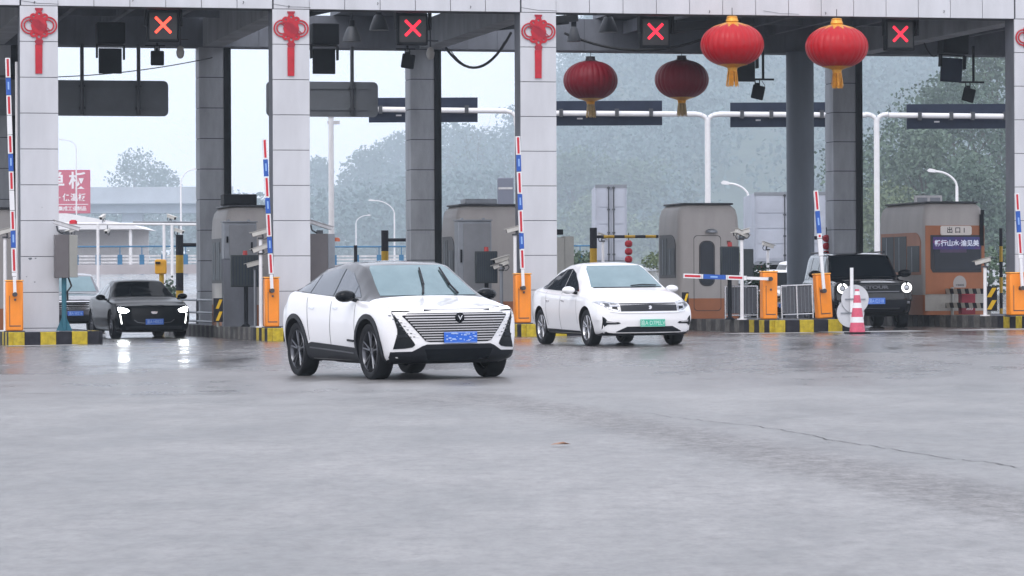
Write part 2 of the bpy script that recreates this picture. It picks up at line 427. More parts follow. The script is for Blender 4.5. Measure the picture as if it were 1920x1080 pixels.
# panel rows, joints set off from each column
order = ['Z', 'A', 'B', 'C', 'E', 'H']
for a, b in zip(order[:-1], order[1:]):
    s0, s1 = UC[a] - .422, UC[b] - .422
    pan.box(s0 + .03, UC[a] + .422, -.025, .02, TOPZ + .006, TOPZ + .794)
    pan.box(s0 + .03, UC[a] + .422, -.025, .02, TOPZ + .806, TOPZ + 1.594)
    n = max(1, round((s1 - UC[a] - .422) / step)); ww = (s1 - (UC[a] + .422)) / n
    for k in range(n):
        x0 = UC[a] + .422 + k * ww
        for r in range(2):
            pan.box(x0 + .006, x0 + ww - .006, -.012, .02, TOPZ + .8 * r + .006, TOPZ + .8 * r + .794)
pan.build('fascia_panels', M['clad'], gate, bevel=.004)
MB().box(uL, uR, .60, .66, TOPZ + .02, TOPZ + 1.4).build('fascia_back', M['conc_d'], gate)
bb = MB().box(uL, uR, 12.4, 13.1, TOPZ - .02, TOPZ + .84)
z = uL
while z < uR:
    bb.box(z, z + .78, 12.385, 12.4, TOPZ, TOPZ + .82); z += .8
bb.build('rear_beam', M['conc_d'], gate)
cb = MB()
for k in order + ['D']:
    u = UC[k]
    if k == 'D': continue
    cb.box(u - .27, u + .27, .66, 12.384, TOPZ - .01, TOPZ + .72)
cb.build('cross_beam', M['conc'], gate)
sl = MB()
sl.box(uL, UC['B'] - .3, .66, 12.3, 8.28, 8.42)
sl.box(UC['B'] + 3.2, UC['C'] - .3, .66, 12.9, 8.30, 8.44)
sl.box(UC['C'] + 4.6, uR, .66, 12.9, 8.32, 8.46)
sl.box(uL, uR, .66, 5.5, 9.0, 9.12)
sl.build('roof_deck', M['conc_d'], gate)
# secondary joists seen from below
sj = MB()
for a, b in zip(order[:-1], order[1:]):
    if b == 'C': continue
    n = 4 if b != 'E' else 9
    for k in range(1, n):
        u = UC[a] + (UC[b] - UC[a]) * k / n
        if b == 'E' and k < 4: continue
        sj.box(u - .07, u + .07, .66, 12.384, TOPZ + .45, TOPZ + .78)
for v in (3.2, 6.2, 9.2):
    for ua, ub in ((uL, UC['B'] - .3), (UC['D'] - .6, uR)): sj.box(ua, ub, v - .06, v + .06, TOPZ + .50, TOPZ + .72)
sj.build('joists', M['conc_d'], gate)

for u_, z_ in ((UC['A'] - .1, 7.52), (UC['A'] + 2.1, 7.60), (UC['A'] + 4.6, 7.58), (UC['B'] - .05, 7.50), (UC['B'] + 2.0, 7.60), (UC['C'] - 1.6, 7.55), (UC['C'] + 4.1, 7.52), (UC['D'] + .9, 7.52), (UC['E'] - 2.2, 7.60)):
    MB().tube([(u_, -.03, z_ + .03), (u_ + .01, -.05, z_ + .01), (u_ - .01, -.05, z_ - .03)], .008, 6).build('hook', M['dsteel'], gate)
for u_ in (UC['A'], UC['B'], UC['C'], UC['D'] - .2):
    MB().tube([(u_ - .42, -.03, 7.56), (u_ - .2, -.03, 7.53), (u_, -.03, 7.50), (u_ + .25, -.03, 7.50), (u_ + .45, -.03, 7.49)], .004, 5).build('string', M['dsteel'], gate)
def gangway(u0, u1, v, z, label, slope=.0):
    """perforated steel walkway hung under the roof"""
    X, Y = uv(u0, v); L = u1 - u0
    t = thing('gangway', label, 'walkway', (X, Y, z), PHI, 'perforated walkways under the roof')
    m = MB(); rr = random.Random(4)
    nx = int(L / .09)
    for i in range(nx):
        x = i * .09
        m.box(x, x + .045, -.45, .45, 0, .02)
    for y in (-.42, -.3, -.18, -.06, .06, .18, .3, .42): m.box(0, L, y - .022, y + .022, .021, .036)
    m.build('grating', M['dsteel'], t)
    MB().box(0, L, -.5, -.46, -.06, .12).box(0, L, .46, .5, -.06, .12).build('side_rails', M['dsteel'], t)
    h = MB()
    for x in (.1, L - .1): h.cyl((x, -.48, .1), (x, -.48, 1.0), .015).cyl((x, .48, .1), (x, .48, 1.0), .015)
    h.build('hangers', M['dsteel'], t)
    t.rotation_euler = (0, slope, PHI)
gangway(UC['C'] + .5, UC['C'] + 2.6, 7.0, 7.62, 'perforated steel walkway under the roof right of the middle column', -.10)
gangway(UC['D'] - .7, UC['D'] + 1.1, 8.0, 7.72, 'perforated steel walkway between the two bright lanterns', -.08)
gangway(UC['B'] + .4, UC['B'] + 2.3, 6.0, 7.60, 'dark perforated walkway under the roof beside the second red knot', -.22)

# ------------------------------------------------------------------ kerbed islands
def island(u, label, v0=-2.0, v1=15., wd=2.05, seed=1):
    h = KERB; X, Y = uv(u, v0)
    t = thing('traffic_island', label, 'island', (X, Y, 0), PHI, 'kerbed toll islands')
    L = v1 - v0; n = 40; xs = [-wd/2 + .16, wd/2 - .16]
    def gz(x, y): a = uv(u + x, v0 + y); return g(*a)
    top = MB()
    for i in range(n + 1):
        y = .16 + (L - .16) * i / n
        for x in xs: top.v.append((x, y, gz(x, y) + h - .01)); 
        if i: top.f.append([2*i-2, 2*i-1, 2*i+1, 2*i]); top.m.append(0)
    top.build('paving', M['conc_d'], t)
    kb = MB(); rr = random.Random(seed)
    def blk(x0, x1, y0, y1, mi, out=0.):
        zc = min(gz(x0, y0), gz(x1, y1), gz(x0, y1))
        kb.box(x0, x1, y0, y1, zc - .1, gz((x0+x1)/2, (y0+y1)/2) + h + out * .003, mi)
    nb = 6; bw = wd / nb
    for k in range(nb):
        x0 = -wd/2 + k * bw
        mi = 1 if (k % 2 == 0) else 0
        c = .10 if k in (0, nb - 1) else 0
        blk(x0 + .002, x0 + bw - .002, c, .16, mi)
        if c: blk(x0 + (.10 if k == 0 else .002), x0 + bw - (.10 if k else .002), 0, c - .002, mi)
    y = .162; k = 0
    while y < L - .4:
        for s in (-1, 1):
            x0, x1 = (-wd/2, -wd/2 + .158) if s < 0 else (wd/2 - .158, wd/2)
            mi = (1 if k % 2 else 0) if k < 5 else (2 if k % 2 else 3)
            blk(x0, x1, y, y + .39, mi)
        y += .40; k += 1
    kb.build('kerb', [M['kblack'], M['yellow'], mat('kerb_worn_dark', (.07, .068, .07), .85, noise=.4, nscale=7), mat('kerb_worn_grey', (.15, .145, .14), .85, noise=.4, nscale=7)], t, smooth=0, bevel=.012)
    return t
IU = {'A': UC['A'] + .16, 'B': UC['B'] + .16, 'C': UC['C'] + .16, 'D': UC['D'] - .05, 'E': UC['E'] + .2}
island(IU['A'], 'traffic island with yellow and black kerb at left, under the first column', seed=1)
island(IU['B'], 'traffic island with worn kerb between the black sedan and white crossover', seed=2)
island(IU['C'], 'traffic island behind the white sedan, carrying the middle white column', seed=3)
island(IU['D'], 'traffic island with bright yellow and black nose carrying two orange barrier cabinets', seed=4)
island(IU['E'], 'traffic island at right edge beside the black off-roader', seed=5)
def itop(X, Y): return g(X, Y) + KERB
# ================================================================== THINGS ON THE GATE
def knot(u, label):
    X, Y = uv(u, -.024)
    t = thing('knot_ornament', label, 'ornament', (X, Y, 7.40), PHI, 'red knot ornaments on the white columns')
    s = 1 / 648.; cz = lambda y: -(y - 75) * s; cx = lambda x: (x - 350) * s
    k = MB()
    for sx in (-1, 1):
        c0 = sx * 130 * s
        for (ro, ri, q) in ((130, 110, 0), (88, 70, .001)):
            k.ring(c0, cz(328), ro * s, ri * s, -.030 - q, -.002, n=30, kx=1.02)
        for (x, y, r0) in ((80, 205, 52), (80, 450, 52)):
            k.ring(sx * x * s, cz(y), r0 * s, 18 * s, -.034, -.003, mi=0, n=18)
    k.ring(0, cz(160), 50*s, 18*s, -.036, -.003, n=18); k.ring(0, cz(492), 50*s, 20*s, -.036, -.003, n=18)
    k.build('side_loops', M['knot'], t)
    c = MB()
    c.prism([(cx(x), cz(y)) for x, y in ((350,195),(400,222),(450,270),(468,330),(450,390),(400,436),(350,462),(300,436),(250,390),(232,330),(250,270),(300,222))], -.045, -.004)
    for a in range(-3, 4):     # woven cords across the heart of the knot
        c.prism([(cx(350 + a*36 - 90), cz(328 - 90 + abs(a)*8)), (cx(350 + a*36 - 74), cz(328 - 96 + abs(a)*8)), (cx(350 + a*36 + 90), cz(328 + 84 - abs(a)*8)), (cx(350 + a*36 + 76), cz(328 + 92 - abs(a)*8))], -.052 - .0005 * a, -.046, mi=1) if abs(a) < 3 else None
    c.build('woven_heart', [M['knot'], M['knot2']], t)
    MB().prism([(cx(x), cz(y)) for x, y in ((292,76),(408,76),(404,100),(384,128),(388,150),(312,150),(316,128),(296,100))], -.032, -.002).build('flange', M['knot2'], t)
    MB().prism([(cx(x), cz(y)) for x, y in ((318,520),(382,520),(412,556),(396,604),(304,604),(288,556))], -.032, -.002).build('flange', M['knot2'], t)
    MB().prism([(cx(x), cz(y)) for x, y in ((294,606),(398,606),(394,1026),(296,1026))], -.028, -.002).build('tassel_board', M['knot'], t)
    return t
knot(UC['A'], 'red knot ornament with long tassel on the leftmost white column')
knot(UC['B'], 'red knot ornament on the white column left of the crossover')
knot(UC['C'], 'red knot ornament on the white column left of the lanterns')
knot(UC['E'], 'red knot ornament half cut off by the right edge of the photo')

def lantern(px, py, v, r, hh, label, bright=True, capn='gold'):
    p = fp(px, py, v)
    t = thing('lantern', label, 'lantern', p, 0, 'round red lanterns hanging under the gate')
    NR = 28; prof = []
    for i in range(25):
        a = -math.pi/2 * .90 + math.pi * .90 * i / 24
        prof.append((r * abs(math.cos(a)) ** .86 + .0, hh * math.sin(a)))
    b = MB().lathe(prof, NR * 8, rip=lambda th, z: .028 * (abs(math.cos(th * NR / 2)) ** .6 - 1) )
    b.build('lantern_body', M['lan'] if bright else mat('lantern_red_shaded', (.20, .003, .014), .45, spec=.25), t, smooth=60)  # rear lanterns: the canopy's shade is put into a darker red
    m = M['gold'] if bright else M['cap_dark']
    top = hh * math.sin(math.pi/2 * .90)
    pet = lambda th, z: .10 * math.cos(th * 12)
    c = MB().lathe([(r*.62, top*.80), (r*.50, top*.90), (r*.34, top*.985), (r*.17, top + .03), (.15, top + .05), (.12, top + .13), (.13, top + .15), (.10, top + .17), (.0, top + .17)], 96, rip=lambda th, z: (.07 * math.cos(th * 14)) if z < top*.95 and bright else 0)
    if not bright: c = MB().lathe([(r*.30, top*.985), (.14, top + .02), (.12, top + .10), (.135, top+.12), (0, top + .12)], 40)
    c.build('top_cap', m, t)
    MB().lathe([(0, -top - .12), (.10, -top - .12), (.12, -top - .04), (r*.28, -top - .005), (r*.48, -top*.93)], 60).build('bottom_cap', M['gold'], t)
    ts = MB(); rr = random.Random(int(px))
    for k in range(64):
        a = rr.uniform(0, 6.283); q = .10 * math.sqrt(rr.random()); L = rr.uniform(.30, .38)
        x, y = q * math.cos(a), q * math.sin(a)
        ts.cyl((x, y, -top - .10), (x * 1.45, y * 1.45, -top - .10 - L), .010, .007, n=4)
    ts.build('tassel', M['gold'] if bright else M['tassel_pale'], t)
    MB().cyl((0, 0, top + .1), (0, 0, TOPZ - p.z + .1), .008, n=6).build('hanging_cord', M['cable'], t)
    return t
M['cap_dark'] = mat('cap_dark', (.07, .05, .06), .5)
M['tassel_pale'] = mat('tassel_pale', (.52, .38, .18), .5, metal=.2, noise=.3, nscale=20)
lantern(1375, 84, -.9, .735, .50, 'large bright red lantern with gold cap, left of the two big ones')
lantern(1571, 88, -.9, .735, .50, 'large bright red lantern with gold cap in front of the round column')
lantern(1109, 151, 12.7, .735, .53, 'shaded red lantern behind, nearest to the middle white column', False)
lantern(1280, 149, 12.7, .735, .53, 'shaded red lantern behind, between the middle column and the bright lantern', False)

def lane_signal(px, py, label, bright=False):
    p = fp(px, py, -.0); X, Y = fxy(px, .9); p = at(px, py, Y)
    t = thing('lane_signal', label, 'signal', p, PHI, 'red cross lane signals under the front beam')
    MB().box(-.36, .36, 0, .22, -.40, .34).build('housing', M['black'], t, bevel=.02)
    MB().box(-.31, .31, -.012, -.001, -.33, .27).build('display_face', mat('display_black', (.010, .009, .012), .35), t)
    x = MB(); c, q = .030, .20
    for s in (-1, 1):
        d = Vector((s, 0, 1)).normalized(); nn = Vector((-d.z, 0, d.x)) * c
        P = [Vector((0, 0, 0)) + d * (-q*1.25) + nn, d * (q*1.25) + nn, d * (q*1.25) - nn, d * (-q*1.25) - nn]
        x.prism([(a.x, a.z - .01) for a in P], -.022 - .002 * s, -.015)
    x.build('cross', M['xred2'] if bright else M['xred'], t)
    v = MB().box(-.42, -.38, -.14, .1, -.05, .38).box(.38, .42, -.14, .1, -.05, .38).box(-.42, .42, -.14, .1, .381, .40)
    v.build('visor', M['black'], t)
    MB().cyl((-.3, .1, .35), (-.3, .1, .9), .02).cyl((.3, .1, .35), (.3, .1, .9), .02).build('hanger', M['dsteel'], t)
lane_signal(308, 46, 'leftmost lane signal showing the brightest red cross', True)
lane_signal(776, 52, 'lane signal with red cross above the white crossover')
lane_signal(1231, 58, 'lane signal with red cross left of the bright lanterns')
lane_signal(1690, 63, 'lane signal with red cross right of the bright lanterns')

def board(px, py, label, tilt=0., v=7.5, w_=.56, h_=.62):
    p = fp(px, py, v)
    t = thing('display_board', label, 'display', p, PHI, 'black boards hanging inside the gate roof')
    k = w_ / 2
    MB().box(-k, k, 0, .12, -h_/2, h_/2).build('panel', M['navy'] if tilt else M['black'], t, bevel=.008)
    MB().box(-k - .07, -k - .035, -.1, .1, -h_/2 + .38, h_/2 + .06).box(k + .035, k + .07, -.1, .1, -h_/2 + .34, h_/2 + .06).box(-k - .07, k + .07, .02, .10, h_/2 + .061, h_/2 + .09).build('bracket', M['black'], t)
    MB().box(-k-.06, k+.06, -.25, .25, h_/2 + .10, h_/2 + .62).build('upper_box', M['black'], t, bevel=.02)
    t.rotation_euler = (0, tilt, PHI)
board(209, 114, 'black board hanging left of the first lane signal')
board(610, 115, 'black board hanging just right of the second red knot')
board(1398, 130, 'black board hanging behind the left bright lantern')
board(1787, 131, 'tilted black board hanging at the far right', .05)

def floodlight(px, py, label, pole=True, tilt=0., v=9., arm=.45):
    p = fp(px, py, v)
    t = thing('reader_antenna', label, 'antenna', p, PHI, 'small square antennas hung from the rear beam')
    h = MB().box(-.17, .17, -.03, .03, -.185, .185); h.build('antenna_plate', M['black'], t, bevel=.03).rotation_euler.y = tilt
    MB().box(-.04, .04, .03, .10, -.05, .25).cyl((-.06,.06,.18), (-.06,.06,.32), .014).cyl((.06,.06,.18), (.06,.06,.32), .014).build('bracket', M['black'], t)
    if pole:
        b = MB().bar((-.25, .06, .34), (arm, .06, .34), .05).cyl((arm*.35, .06, .34), (arm*.35, .06, TOPZ - p.z), .035)
        b.build('hanging_pole', M['black'], t)
        MB().tube([(.12, .05, .3), (.2, .04, .18), (.17, .05, .0), (.1, .05, -.12)], .008, 6).build('cable', M['cable'], t)
    else:
        MB().cyl((0, .06, .3), (0, .06, TOPZ - p.z + .02), .03).box(-.3, .2, .03, .09, .30, .33).build('hanging_pole', M['black'], t)
    t.rotation_euler = (0, 0, PHI)
floodlight(297, 109, 'square antenna below the first red cross', False, 0)
floodlight(767, 115, 'square antenna below the second red cross, beside the rear column', False, .15)
floodlight(1423, 173, 'tilted black antenna on a pole beside the left bright lantern', True, .22)
floodlight(1818, 178, 'tilted black antenna on a pole at the far right', True, .25)

def dome_cam(px, py, label):
    p = fp(px, py, 8.)
    t = thing('dome_camera', label, 'camera', p, PHI, 'pale dome cameras under the roof')
    MB().lathe([(0, -.16), (.05, -.15), (.09, -.09), (.10, -.03), (.10, .0), (.105, .02), (.085, .05), (.085, .10), (.06, .14), (.03, .16), (0, .16)], 24).build('dome', M['cream'], t)
    MB().cyl((0, 0, .16), (0, 0, .30), .02).box(-.2, .2, -.03, .03, .30, .33).cyl((0, 0, .33), (0, 0, TOPZ + .45 - p.z), .02).build('mount', M['dsteel'], t)
dome_cam(340, 98, 'pale dome camera right of the first red cross'); dome_cam(809, 100, 'pale dome camera right of the second red cross')

def bell_lamp(px, py, label, r=.22, v=6.):
    p = fp(px, py, v)
    t = thing('bell_lamp', label, 'lamp', p, PHI, 'unlit bell lamps under the roof')
    MB().lathe([(r*1.1, -.22), (r, -.12), (r*.62, .10), (r*.45, .16), (0, .16)], 28).build('lamp_shade', M['dsteel'], t)
    MB().cyl((0,0,.1), (0,0,.32), .07).cyl((0,0,.32), (0,0,max(.4, 8.1 - p.z)), .015).build('lamp_holder', M['black'], t)
bell_lamp(713, 40, 'unlit bell lamp left of the second red cross, near the front beam'); bell_lamp(662, 62, 'unlit bell lamp above the second sign board', v=9)
bell_lamp(1143, 44, 'unlit bell lamp left of the third red cross'); bell_lamp(1078, 62, 'unlit bell lamp beside the third red knot', .16, 8)

def hung_sign(x0, x1, y0, y1, rods, label, v=12.35):
    p = fp((x0 + x1) / 2, (y0 + y1) / 2, v); s = F / p.y; hw = (x1 - x0) / s / 2 / .97; hh = (y1 - y0) / s / 2; r = .13
    t = thing('sign_board', label, 'sign', p, PHI, 'large sign boards hanging in the lanes, seen from behind')
    poly = []
    for (cx_, cz_, a) in ((hw - r, hh - r, 0), (-hw + r, hh - r, 90), (-hw + r, -hh + r, 180), (hw - r, -hh + r, 270)):
        for k in range(7): poly.append((cx_ + r * math.cos(R(a + 15*k)), cz_ + r * math.sin(R(a + 15*k))))
    MB().prism(poly, 0, .03).build('panel', M['signback'], t)
    MB().box(-hw + .3, hw - .3, -.03, -.002, hh*.58, hh*.68).box(-hw + .3, hw - .3, -.03, -.002, -hh*.62, -hh*.52).build('stiffener', M['signback'], t)
    for q in rods:
        X, Y = fxy(q, v); x = math.hypot(X - p.x, Y - p.y) * (1 if X > p.x else -1)
        MB().cyl((x, -.07, -hh + .03), (x, -.07, TOPZ - p.z + .02), .05, n=10).cyl((x, -.07, hh*.6), (x, -.07, hh*.72), .085).cyl((x, -.07, -hh*.64), (x, -.07, -hh*.5), .085).build('hanging_rod', M['dsteel'], t)
hung_sign(-70, 312, 150, 217, (155, 261), 'grey back of the long hanging sign at left, hung on two rods')
hung_sign(503, 709, 153, 219, (661,), 'grey back of the hanging sign behind the second white column')

def gantry_sign(x0, x1, y0, y1, label, D=112., ys=.46):
    """dark message board carried on the white gantry tube"""
    p = at((x0+x1)/2, (y0+y1)/2, D); s = F / D; hw = (x1-x0)/s/2; hh = (y1-y0)/s/2
    t = thing('message_board', label, 'sign', p, 0, 'dark message boards on the white gantry behind the gate')
    MB().box(-hw, hw, .0, .16, .07, hh).box(-hw, hw, .0, .16, -hh, -.07).box(-hw + .01, hw - .01, .06, .15, -.069, .069).build('board', M['navy'], t)
    MB().box(-hw*.5, -hw*.4, -.012, -.002, -hh*.5, -hh*.38).build('small_plate', M['whitedirty'], t)
    for q in (-.78, -.2, .2, .8): MB().box(hw*q - .06, hw*q + .06, -.31, -.001, -.125, .125).build('clamp', M['dsteel'], t)
gantry_sign(693, 897, 183, 229, 'dark message board seen either side of the second rear column')
gantry_sign(1030, 1243, 189, 235, 'dark message board behind the left shaded lantern')
gantry_sign(1371, 1560, 192, 238, 'dark message board behind the round column')
gantry_sign(1702, 1905, 195, 241, 'dark message board furthest right')
D = 111.8
t = thing('gantry', 'white tubular gantry with posts standing behind the toll gate', 'gantry', at(1328, 400, D))
o0 = at(1328, 400, D)
def gl(px, py): return at(px, py, D) - o0
tube = MB()
for a, b in (((700, 205), (950, 208)), ((1000, 212), (1308, 214)), ((1349, 214), (1625, 216)), ((1668, 216), (1960, 219))):
    tube.cyl(gl(*a), gl(*b), .085, n=16)
for x in (1328, 1645):
    tube.tube([gl(x - 22, 214), gl(x - 10, 216), gl(x - 3, 221), gl(x, 228)], .075, 12).tube([gl(x + 22, 214), gl(x + 10, 216), gl(x + 3, 221), gl(x, 228)], .075, 12)
tube.tube([gl(950, 208), gl(961, 211), gl(968, 219), gl(969, 235)], .07, 12)
tube.build('crossbar', M['white'], t)
for x in (969, 1328, 1645): MB().cyl(gl(x, 224), (gl(x, 224).x, 0, g(at(x, 224, D).x, D) - o0.z), .09 if x > 1000 else .05, n=16).build('post', M['white'], t)
Dg = 100.; p = at(622, 220, Dg)
t = thing('white_mast', 'tall white round mast seen right of the second white column', 'mast', (p.x, Dg, g(p.x, Dg)))
MB().cyl((0,0,0), (0,0,p.z - g(p.x, Dg)), .09, .075, n=16).build('shaft', M['white'], t)
MB().cyl((0,0,p.z - g(p.x,Dg)), (0,0,p.z - g(p.x,Dg) + .08), .10, .06).box(-.1, .25, -.03, .03, p.z - g(p.x, Dg) - .2, p.z - g(p.x, Dg) - .1).build('mast_head', M['whitedirty'], t)

def wire(name, label, pts, r=.018):
    o = MB().tube(pts, r, 6).build(name, M['cable'], None)
    tag(o, label, 'cable')
def sag(a, b, n, d, v0, v1):
    out = []
    for i in range(n + 1):
        q = i / n; px = a[0] + (b[0]-a[0]) * q; py = a[1] + (b[1]-a[1]) * q + d * 4 * q * (1 - q)
        out.append(fp(px, py, v0 + (v1 - v0) * q))
    return out
wire('hanging_cable', 'black cable looping down right of the second rear column', sag((838, 90), (960, 62), 14, 50, 10, 4), .035)
wire('hanging_cable', 'thin second cable of the loop right of the second rear column', sag((845, 92), (948, 78), 12, 42, 9, 4.2), .012)
wire('hanging_cable', 'long thin cable crossing in front of the sign board at left', sag((-20, 143), (400, 108), 16, 14, 8, 12), .014)
wire('hanging_cable', 'cable sagging below the third red cross', sag((1060, 62), (1318, 74), 14, 26, 8, 8), .035)
wire('hanging_cable', 'short cable beside the far right board', sag((1735, 80), (1758, 104), 8, 10, 8, 8), .02)
# ================================================================== STREET LEVEL
def barrier(px0, px1, ytop, ybot, v, label, tip=None, pivot=None, segs=None, lean=0., gdir=1, seed=1):
    pxc = (px0 + px1) / 2; X, Y = fxy(pxc, v); z0 = itop(X, Y)
    s = F / Y; wd = (px1 - px0) / s / (CU + .25) ; h = at(pxc, ytop, Y).z - z0
    t = thing('barrier_gate', label, 'barrier', (X, Y, z0), PHI, 'orange barrier cabinets along the toll gate')
    k = wd / 2
    MB().box(-k, k, 0, .28, .02, h).build('cabinet', M['orange'], t, bevel=.03)
    MB().box(-k - .01, k + .01, -.01, .29, h + .001, h + .035).build('cabinet_lid', M['orange2'], t, bevel=.012)
    MB().box(-k * .62, -k * .56, -.006, 0, .12, h * .72).box(-k * .56, k * .7, -.006, 0, .12, .14).box(k*.05 - .02, k*.05 + .02, -.02, 0, h*.62, h*.66).build('door_seam', M['dsteel'], t)
    MB().box(-k - .03, k + .03, -.03, .31, -.02, .02).build('foot_plate', M['dsteel'], t)
    inv = Matrix.Rotation(-PHI, 3, 'Z')
    def loc(px, py, dv=-.12):
        q = fp(px, py, v + dv); return inv @ (q - Vector((X, Y, z0)))
    if tip:
        a = loc(*pivot); b = loc(*tip)
        arm = MB(); gap = MB(); nseg = len(segs); acc = 0.; tot = sum(q for _, q in segs)
        d = (b - a); n = Vector((0, -1, 0)); side = d.normalized().cross(n)
        W2, DP = .052, .022
        cidx = {'w': 0, 'r': 1, 'b': 2}
        for c, q in segs:
            p0 = a + d * (acc / tot); p1 = a + d * ((acc + q) / tot); acc += q
            o = d.normalized() * .006
            def slab(P0, P1, w2, y0, y1, mi):
                vs = []
                for P in (P0, P1):
                    for sg in (-1, 1):
                        for yy in (y0, y1): vs.append(P + side * (sg * w2) + n * yy)
                arm.add(vs, [(0,1,3,2), (4,6,7,5), (0,4,5,1), (2,3,7,6), (0,2,6,4), (1,5,7,3)], mi)
            if c == 'n':      # narrow bare end at the pivot
                slab(p0 + o, p1 - o, .034, -DP, DP, 0); continue
            slab(p0 + o, p1 - o, W2, -DP, DP, 2 if c == 'b' else 0)
            if c == 'r': slab(p0 + o * 5, p1 - o * 5, W2 * .48, DP + .001, DP + .004, 1)
            if c == 'b':
                mid = (p0 + p1) / 2; e = d.normalized() * (.10)
                slab(mid - e * .7, mid + e, .018, DP + .001, DP + .003, 3)
        arm.build('boom', [M['white'], M['red'], M['blue'], mat('blue_emblem', (.25, .42, .75), .5)], t, smooth=0)
        MB().cyl(a + Vector((0, .12, 0)), a + Vector((0, -.07, 0)), .05, n=16).build('pivot_hub', M['dsteel'], t)
    if lean: t.rotation_euler = (0, lean, PHI)
    return t
S1 = [('n', 34), ('w', 8), ('r', 46), ('b', 33), ('r', 38), ('w', 38), ('r', 36), ('b', 33), ('r', 36), ('w', 37), ('r', 38), ('b', 33), ('r', 38)]
barrier(8, 47, 528, 619, -.9, 'orange barrier cabinet at far left with its striped boom raised', (16, 108), (28, 552), S1)
S2 = [('n', 30), ('r', 38), ('b', 30), ('r', 42), ('b', 29), ('r', 38), ('b', 32), ('r', 37)]
barrier(494, 527, 522, 616, -.8, 'orange barrier cabinet left of the white crossover with raised boom', (497, 260), (510, 545), S2)
S3 = [('n', 34), ('r', 36), ('b', 29), ('r', 41), ('b', 29), ('r', 40), ('b', 30), ('r', 34)]
barrier(963, 1000, 515, 608, -.9, 'orange barrier cabinet behind the white sedan with raised boom', (972, 255), (981, 540), S3)
S4 = [('n', 44), ('w', 6), ('r', 30), ('w', 3), ('b', 42), ('w', 3), ('r', 34)]
barrier(1427, 1462, 511, 603, -1.2, 'orange barrier cabinet with its striped boom lowered in front of the booth', (1281, 517), (1444, 523), S4)
S5 = [('n', 68), ('w', 34), ('r', 10), ('b', 44), ('r', 40)]
barrier(1531, 1566, 515, 601, -1.2, 'leaning orange barrier cabinet beside the white post and cone', (1544, 356), (1548, 545), S5, lean=-.06)
barrier(1889, 1932, 513, 604, -1.0, 'orange barrier cabinet cut by the right edge, boom raised', (1907, 362), (1917, 540), [('n', 60), ('w', 8), ('r', 44), ('b', 44), ('r', 36)])

def camera_body(par, p, yaw, pitch=0., L=.38, white=True, nm='camera_head'):
    """bullet camera with sun hood, on a small bracket; p is its middle"""
    mt = Matrix.Translation(p) @ Matrix.Rotation(yaw, 4, 'Z') @ Matrix.Rotation(pitch, 4, 'Y')
    b = MB(); b.box(-L/2, L/2, -.05, .05, -.05, .045, 0, mt); b.box(-L/2 - .03, L/2 + .06, -.065, .065, .05, .062, 0, mt)
    h = b.build(nm, M['cream'] if white else M['gsteel'], par, bevel=.008)
    MB().box(L/2, L/2 + .012, -.04, .04, -.04, .035, 0, mt).build('camera_lens', M['black'], h)
    MB().cyl(mt @ Vector((-.03, 0, -.05)), mt @ Vector((-.03, 0, -.13)), .022).tube([mt @ Vector(q) for q in ((-.14, 0, -.05), (-.16, .01, -.12), (-.10, .02, -.17), (-.03, .01, -.16))], .012, 6).build('bracket', M['dsteel'], h)
    return h
def pole_cam(px, ytop, v, label, yaws=((0.4, 0),), r=.045, base=None, group='camera posts on the islands', dz=0., white=True, armx=0.):
    X, Y = fxy(px, v); z0 = itop(X, Y); H = at(px, ytop, Y).z - z0
    t = thing('camera_post', label, 'camera post', (X, Y, z0), PHI, group)
    MB().cyl((0, 0, 0), (0, 0, H), r, r * .9, n=14).cyl((0, 0, 0), (0, 0, .03), .12).build('post', M['white'] if white else M['gsteel'], t)
    for i, (yaw, z) in enumerate(yaws):
        camera_body(t, (armx, 0, H + .13 - z), yaw, .25 if i == 0 else .35, white=True)
        MB().cyl((0, 0, H - z - .02), (0, 0, H - z + .02), r * 1.5).build('clamp', M['dsteel'], t)
    return t
pole_cam(10, 445, .4, 'white camera post left of the first column', ((2.7, 0),))
pole_cam(489, 447, .2, 'white camera post left of the second column behind the raised boom', ((2.7, 0), (3.0, .35)))
pole_cam(503, 505, 1.0, 'shorter grey camera post in front of the dark display board', ((3.0, 0),), white=False, armx=-.25) if False else None
pole_cam(966, 440, .1, 'white camera post left of the middle column', ((2.8, 0),))
pole_cam(940, 497, 1.2, 'grey post with two cameras beside the dark screen of the second booth', ((3.4, 0), (2.7, .12)), white=False)
pole_cam(1391, 446, .3, 'white camera post in front of the third booth', ((3.1, 0), (.5, .03)))
pole_cam(1847, 500, .3, 'white camera post in front of the orange booth at right', ((2.5, 0),), armx=-.05)
pole_cam(478, 505, 1.3, 'post with grey camera in front of the dark display board at the first booth', ((3.0, 0),), r=.03, white=False)

